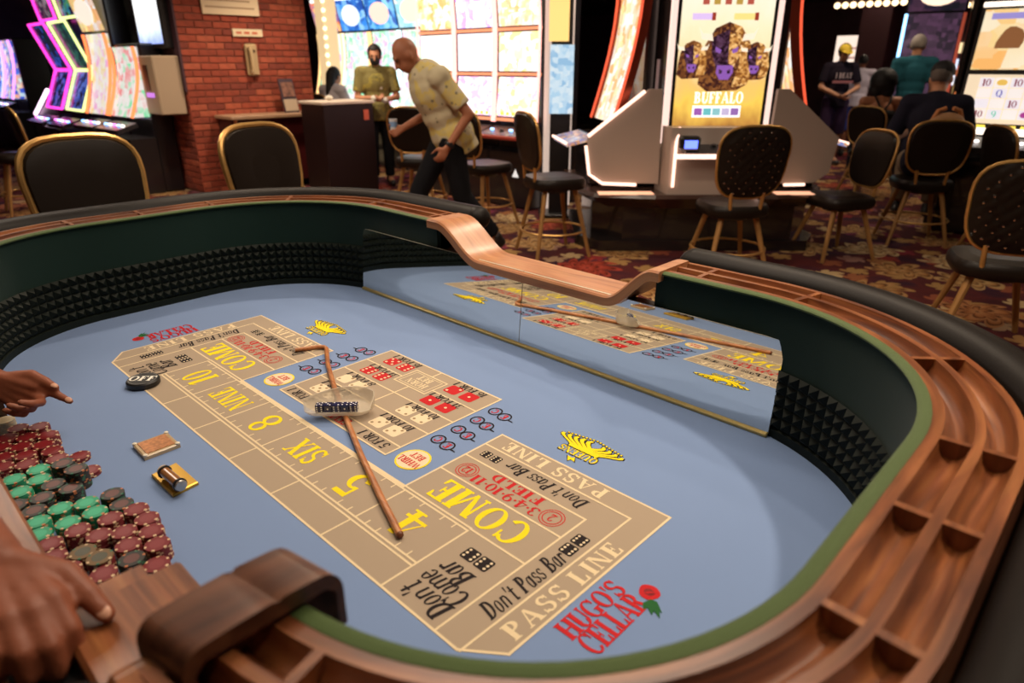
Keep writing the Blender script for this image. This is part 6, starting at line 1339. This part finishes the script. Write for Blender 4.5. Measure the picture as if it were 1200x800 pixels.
def printed_cloth(name, base, cols):
    m = bpy.data.materials.new(name); m.use_nodes = True; N, L = nodes_of(m); b = N['Principled BSDF']; tc = N.new('ShaderNodeTexCoord')
    v = N.new('ShaderNodeTexVoronoi'); v.inputs['Scale'].default_value = 16; L.new(tc.outputs['Object'], v.inputs['Vector']); n = N.new('ShaderNodeTexNoise'); n.inputs['Scale'].default_value = 7; L.new(tc.outputs['Object'], n.inputs['Vector'])
    r = N.new('ShaderNodeValToRGB'); e = r.color_ramp.elements; e[0].position, e[0].color = .40, (*base, 1); e[1].position, e[1].color = .74, (*cols[-1], 1)
    for i, c in enumerate(cols[:-1]): x = e.new(.56 + .07 * i); x.color = (*c, 1)
    x = e.new(.53); x.color = (*base, 1)
    L.new(n.outputs['Fac'], r.inputs['Fac']); mx = N.new('ShaderNodeMix'); mx.data_type = 'RGBA'; lt = N.new('ShaderNodeMath'); lt.operation = 'LESS_THAN'; L.new(v.outputs['Distance'], lt.inputs[0]); lt.inputs[1].default_value = .18
    L.new(lt.outputs[0], mx.inputs[0]); L.new(r.outputs['Color'], mx.inputs[6]); mx.inputs[7].default_value = (*[c * .45 for c in base], 1); L.new(mx.outputs[2], b.inputs['Base Color']); b.inputs['Roughness'].default_value = .85; return m
SH1 = printed_cloth('aloha_print', (.50, .43, .28), [(.58, .45, .12), (.46, .40, .26)]); SH2 = printed_cloth('olive_print', (.20, .17, .05), [(.34, .28, .05), (.10, .10, .04)])
TAN, DEEP, BROWN = (.50, .24, .135), (.36, .14, .075), (.20, .075, .040)
# the walking bald man (faces left in the picture)
mr = face_rot(-RGT - FWD * .35); mp_ = PZ(537, 296)
J = dict(pelvis=(0, .02, .95), neck=(0, .22, 1.39), head=(0, .35, 1.50), shL=(-.20, .15, 1.35), shR=(.20, .18, 1.35), elL=(-.28, -.04, 1.10), wrL=(-.25, .12, .87), elR=(.26, .14, 1.08), wrR=(.20, .36, .98),
         hipL=(-.09, .05, .90), hipR=(.09, .05, .90), knL=(-.10, -.02, .48), anL=(-.10, -.30, .13), toeL=(-.11, -.20, .035), knR=(.10, .28, .50), anR=(.10, .30, .09), toeR=(.11, .45, .04), look=(-.05, .80, -.58))
wm = person('bald man in pale printed short-sleeved shirt and black trousers walking left', (mp_.x, mp_.y, 0), mr, J, DEEP, SH1, (.008, .008, .010), None, hem=.16, scale=1.03, bulk=.035)
V, HB = t_info[wm['label']]
d = (V['wrL'] - V['elL']).normalized(); MB().lathe([(.034, -.014), (.037, -.010), (.037, .010), (.034, .014)], 14, 0, V['wrL'] - d * .025, True, d).build('watch_band', M_BLACK, wm); MB().lathe([(.0, 0), (.018, 0), (.018, .010), (0, .010)], 14, 0, V['wrL'] - d * .025 + Vector((-.034, 0, .0)), True, (-1, 0, 0)).build('watch_face', M_BLACK, wm)
hp = Matrix.LocRotScale(wm.location, wm.rotation_euler, wm.scale) @ (V['wrR'] + Vector((0, .075, .03))); cu = thing('paper_cup', 'small white and blue cup in the walking man\'s hand', 'cup', hp - Vector((0, 0, .05)))
MB().lathe([(0, 0), (.026, 0), (.034, .09), (.031, .09), (.024, .006), (0, .006)], 16).build('cup', mat('cup_white', (.6, .6, .62), .5), cu); MB().lathe([(.0295, .03), (.0335, .07)], 16).build('band', mat('cup_blue', (.2, .35, .6), .5), cu)
# masked worker behind the podium
wk = person('worker in olive printed shirt and black face mask beside the podium', (-6.28, 4.92, 0), face_rot((.85, -.5)), stand(.02, ((-.25, .05, 1.10), (-.06, .26, 1.08)), ((.25, .05, 1.10), (.06, .24, 1.10)), (0.15, 1, -.15)), TAN, SH2, (.008, .008, .010), ('short', (.012, .009, .008)), mask=True, hem=.12, scale=1.0)
V, HB = t_info[wk['label']]; MB().box((-.06, .10, 1.20), (.0, .14, 1.26), bev=.006).build('name_badge', mat('badge_white', (.7, .66, .6), .5), wk)
for s, k in (('L', -1), ('R', 1)): MB().ell(V['wr' + s] + Vector((0, .05, .0)), (.045, .06, .04), None, 10, 6).build('glove', mat('glove_white', (.62, .60, .52), .7), wk)
# seated dark-haired woman by the curved games
p = PD(391, 120, 10.5); person('dark long-haired woman in white seated behind the podium', (p.x, p.y, 0), face_rot((-.2, 1)), sit(.60, .02), TAN, (.55, .50, .52), (.03, .03, .05), ('long', (.010, .008, .008)))
p = PD(384, 150, 10.45); make_chair('casino_stool', 'black stool under the long-haired woman', (p.x + .08, p.y + .02), face_rot((-.2, 1)), .60)
# right-hand group
p = PZ(966, 192); bt = person('man in black lettered T-shirt, yellow cap and dark shorts facing the camera', (p.x, p.y, 0), face_rot(-FWD - RGT * .05), stand(0, ((-.27, .06, 1.12), (-.04, .24, 1.02)), ((.27, .06, 1.12), (.04, .24, 1.00)), (0, 1, -.25)), TAN, (.012, .008, .014), (.035, .018, .045), ('short', (.02, .015, .012)), shorts=True, cap_=(.60, .42, .03), scale=1.04, shoes=(.06, .05, .05))
text(MB(), 'I BEAT', (0, .158, 1.285), (-1, 0, 0), (0, 0, 1), .075, .72, 0, .06).build('lettering', mat('shirt_print', (.55, .42, .40), .7), bt); MB().box((-.15, .150, 1.18), (.15, .157, 1.215)).build('print_bar', mat('shirt_print_red', (.40, .14, .14), .7), bt)
p = PD(990, 190, 12.2); person('person in white T-shirt and blue shorts walking away', (p.x, p.y, 0), face_rot(FWD + RGT * .3), stand(0, look=(0, 1, 0)), BROWN, (.58, .52, .62), (.04, .06, .28), ('crop', (.010, .008, .008)), shorts=True, scale=.97)
p = PD(1046, 200, 9.7); person('grey-haired man in teal polo shirt standing with his back turned', (p.x, p.y, 0), face_rot(FWD + RGT * .35), stand(.02, look=(0.1, 1, -.2)), TAN, (.020, .10, .13), (.03, .03, .05), ('short', (.30, .26, .22)), scale=1.08)
wt_ = person('woman with dark bushy hair in a strappy black top, seated', (W_SEAT.x, W_SEAT.y, 0), face_rot(FWD + RGT * .25), sit(.54, .06, look=(.25, 1, -.1)), (.42, .17, .085), None, (.02, .02, .03), ('afro', (.008, .006, .006)))
V, HB = t_info[wt_['label']]; mb = MB(); pel, nk = V['pelvis'], V['neck']; mb.ell(pel.lerp(nk, .35), (.165, .128, .19)); mb.ell(pel.lerp(nk, .62), (.178, .132, .10)); fuse(mb, 'tank_top', mat('cloth_black', (.010, .009, .010), .8), wt_, .012, 2)
for sx in (-1, 1): MB().tube([(sx * .03, -.105, nk.z - .20), (sx * -.06, -.085, nk.z - .06), (sx * -.09, .0, nk.z + .02), (sx * -.07, .10, nk.z - .05)], .011, 6).build('strap', mat('cloth_black', (.010, .009, .010), .8), wt_)
sm_ = person('man in dark navy shirt and black cap seated at the number game', (R2.x + FWD.x * .04, R2.y + FWD.y * .04, 0), face_rot(FWD * .9 + RGT * .5), sit(.56, .10, ((-.28, .12, .80), (-.10, .36, .90)), ((.28, .14, .82), (.10, .40, .92)), (.25, 1, -.1)), TAN, (.014, .014, .026), (.20, .15, .10), ('crop', (.10, .08, .07)), cap_=(.012, .012, .014), hem=.05, scale=1.06)
bg_ = R2 - FWD * .33 - RGT * .02; bagt = thing('shoulder_bag', 'tan shoulder bag hanging behind the man in the navy shirt', 'bag', (bg_.x + FWD.x * .14, bg_.y + FWD.y * .14, .96), face_rot(FWD)); mb = MB(); mb.ell((0, 0, .08), (.15, .06, .08), None, 14, 8); mb.build('pouch', mat('bag_tan', (.42, .22, .10), .6), bagt)
for sx in (-1, 1): MB().tube([(sx * .12, 0, .10), (sx * .09, .0, .17), (sx * .03, 0, .19)], .018, 8).build('handle', mat('bag_orange', (.50, .20, .07), .6), bagt)
# ---------------------------------------------------------------- the dealer: body beyond the frame, two hands over the table
SKD = mat('skin_dealer_shaded', (.25, .075, .036), .5, spec=.45, var=.10, vscale=25, bump=.15, bscale=160)  # base tone darkened to carry the shade on the hands
dl_ = thing('person', 'dealer in dark navy at the left, one hand pointing, the other on the wooden sill', 'person', (-.10, -.86, 0), 0)
mb = MB()
sh1 = Vector((.10, -.83, 1.38)); el1 = Vector((.02, -.47, 1.03)); wr1 = PZ(-14, 655, FZ + .272)
sh2 = Vector((-.28, -.83, 1.38)); el2 = Vector((-.55, -.62, 1.10))
DP = (PZ(88, 488, FZ + .045) - CAM).dot(FWD); tip2 = PD(92, 490, DP); wr2 = PD(-8, 446, DP + .02)
for a in ((-.09, -.86, 1.20, .17, .12, .17), (-.09, -.88, 1.02, .15, .115, .16), (-.09, -.88, .90, .165, .12, .13)): mb.ell(a[:3], a[3:])
mb.cap(sh2, sh1, .062); mb.cap((-.09, -.85, 1.42), (-.09, -.80, 1.54), .058)
hc = Vector((-.09, -.76, 1.60)); mb.ell(hc + Vector((0, -.012, .02)), (.076, .094, .10)); mb.ell(hc + Vector((0, .022, -.05)), (.058, .068, .07)); mb.cap(hc + Vector((0, .088, .01)), hc + Vector((0, .104, -.03)), .010, .015)
for sx in (-1, 1): mb.ell(hc + Vector((sx * .077, -.008, -.012)), (.011, .02, .032))
mb.cap(sh1, el1, .052, .044); mb.cap(el1, wr1, .044, .031); mb.cap(sh2, el2, .052, .042); mb.cap(el2, wr2, .042, .029)
for sx in (-1, 1): mb.cap((-.09 + sx * .09, -.88, .9), (-.09 + sx * .10, -.87, .48), .085, .058); mb.cap((-.09 + sx * .10, -.87, .48), (-.09 + sx * .10, -.90, .09), .056, .04)
# gripping hand: fingers over the outer edge of the sill, thumb lying on top
d1 = (PZ(30, 732, FZ + .252) - wr1).normalized(); t1v = PZ(120, 690, FZ + .24) - PZ(60, 735, FZ + .24)
tipsA = hand(mb, wr1, d1, -ray(40, 680), t1v, 1.08, curls=((.45, .85, .5), (.42, .85, .55), (.40, .85, .55), (.38, .8, .5)), thumb=(.80, .55, -.05), thumb2=(.95, .22, -.22), spread=.14, thick=1.1)
# pointing hand
d2 = (tip2 - wr2).normalized(); t2v = Vector((0, 0, 1)) + FWD * .35
tipsB = hand(mb, wr2, d2, FWD * 1.0 + Vector((0, 0, .3)), t2v, 1.06, curls=((.05, .10, .10), (.75, .9, .6), (.95, 1.0, .7), (1.0, 1.0, .7)), thumb=(.80, .42, .05), thumb2=(.96, .0, -.12), spread=.05)
db_ = fuse(mb, 'body', SKD, dl_, .0042, 4, world=True)
NAILM = mat('nail', (.62, .33, .22), .3)
def nail(tp, nn, s=1.0):
    p, v = tp; n_ = Vector(nn).normalized(); n_ = (n_ - v * n_.dot(v)).normalized(); x = v.cross(n_); M = Matrix((x, v, n_)).transposed(); MB().ell(p + n_ * .0062 * s - v * .001, (.0062 * s, .0085 * s, .0026), M, 10, 6).build('nail', NAILM, dl_, world=True)
nail(tipsA[4], -ray(110, 700), 1.1); nail(tipsB[4], Vector((0, 0, 1)) + FWD * -.2); nail(tipsB[0], FWD * -.5 + Vector((0, 0, 1)))
NAVY = mat('dealer_navy', (.010, .011, .022), .8, spec=.15, bump=.3, bscale=120)
mb = MB()
for a in ((-.09, -.86, 1.20, .19, .14, .19), (-.09, -.88, 1.02, .175, .14, .18), (-.09, -.88, .90, .185, .14, .15)): mb.ell(a[:3], a[3:])
mb.cap(sh2, sh1, .078); mb.ell(sh1, (.078,) * 3); mb.ell(sh2, (.078,) * 3); mb.cone(sh1, sh1.lerp(el1, .75), .078, .068); mb.cone(sh2, sh2.lerp(el2, .75), .078, .068); mb.cone((-.09, -.85, 1.40), (-.09, -.83, 1.48), .08, .068)
fuse(mb, 'shirt', NAVY, dl_, .012, 3, world=True)
mb = MB(); mb.ell((-.09, -.88, .90), (.18, .135, .13))
for sx in (-1, 1): mb.ell((-.09 + sx * .09, -.88, .9), (.105,) * 3); mb.cone((-.09 + sx * .09, -.88, .9), (-.09 + sx * .10, -.87, .48), .105, .078); mb.cone((-.09 + sx * .10, -.87, .5), (-.09 + sx * .10, -.90, .06), .08, .066)
fuse(mb, 'trousers', mat('trousers_black', (.006, .006, .008), .85, spec=.12), dl_, .013, 3, world=True)
for sx in (-1, 1): mb = MB(); mb.cap((-.09 + sx * .10, -.93, .045), (-.09 + sx * .12, -.74, .04), .045, .038); fuse(mb, 'shoe', M_BLACK, dl_, .011, 2, world=True)
mb = MB(); mb.ell(hc + Vector((0, -.025, .036)), (.084, .094, .096)); fuse(mb, 'hair', mat('hair_dealer', (.010, .008, .008), .6), dl_, .012, 2, world=True)
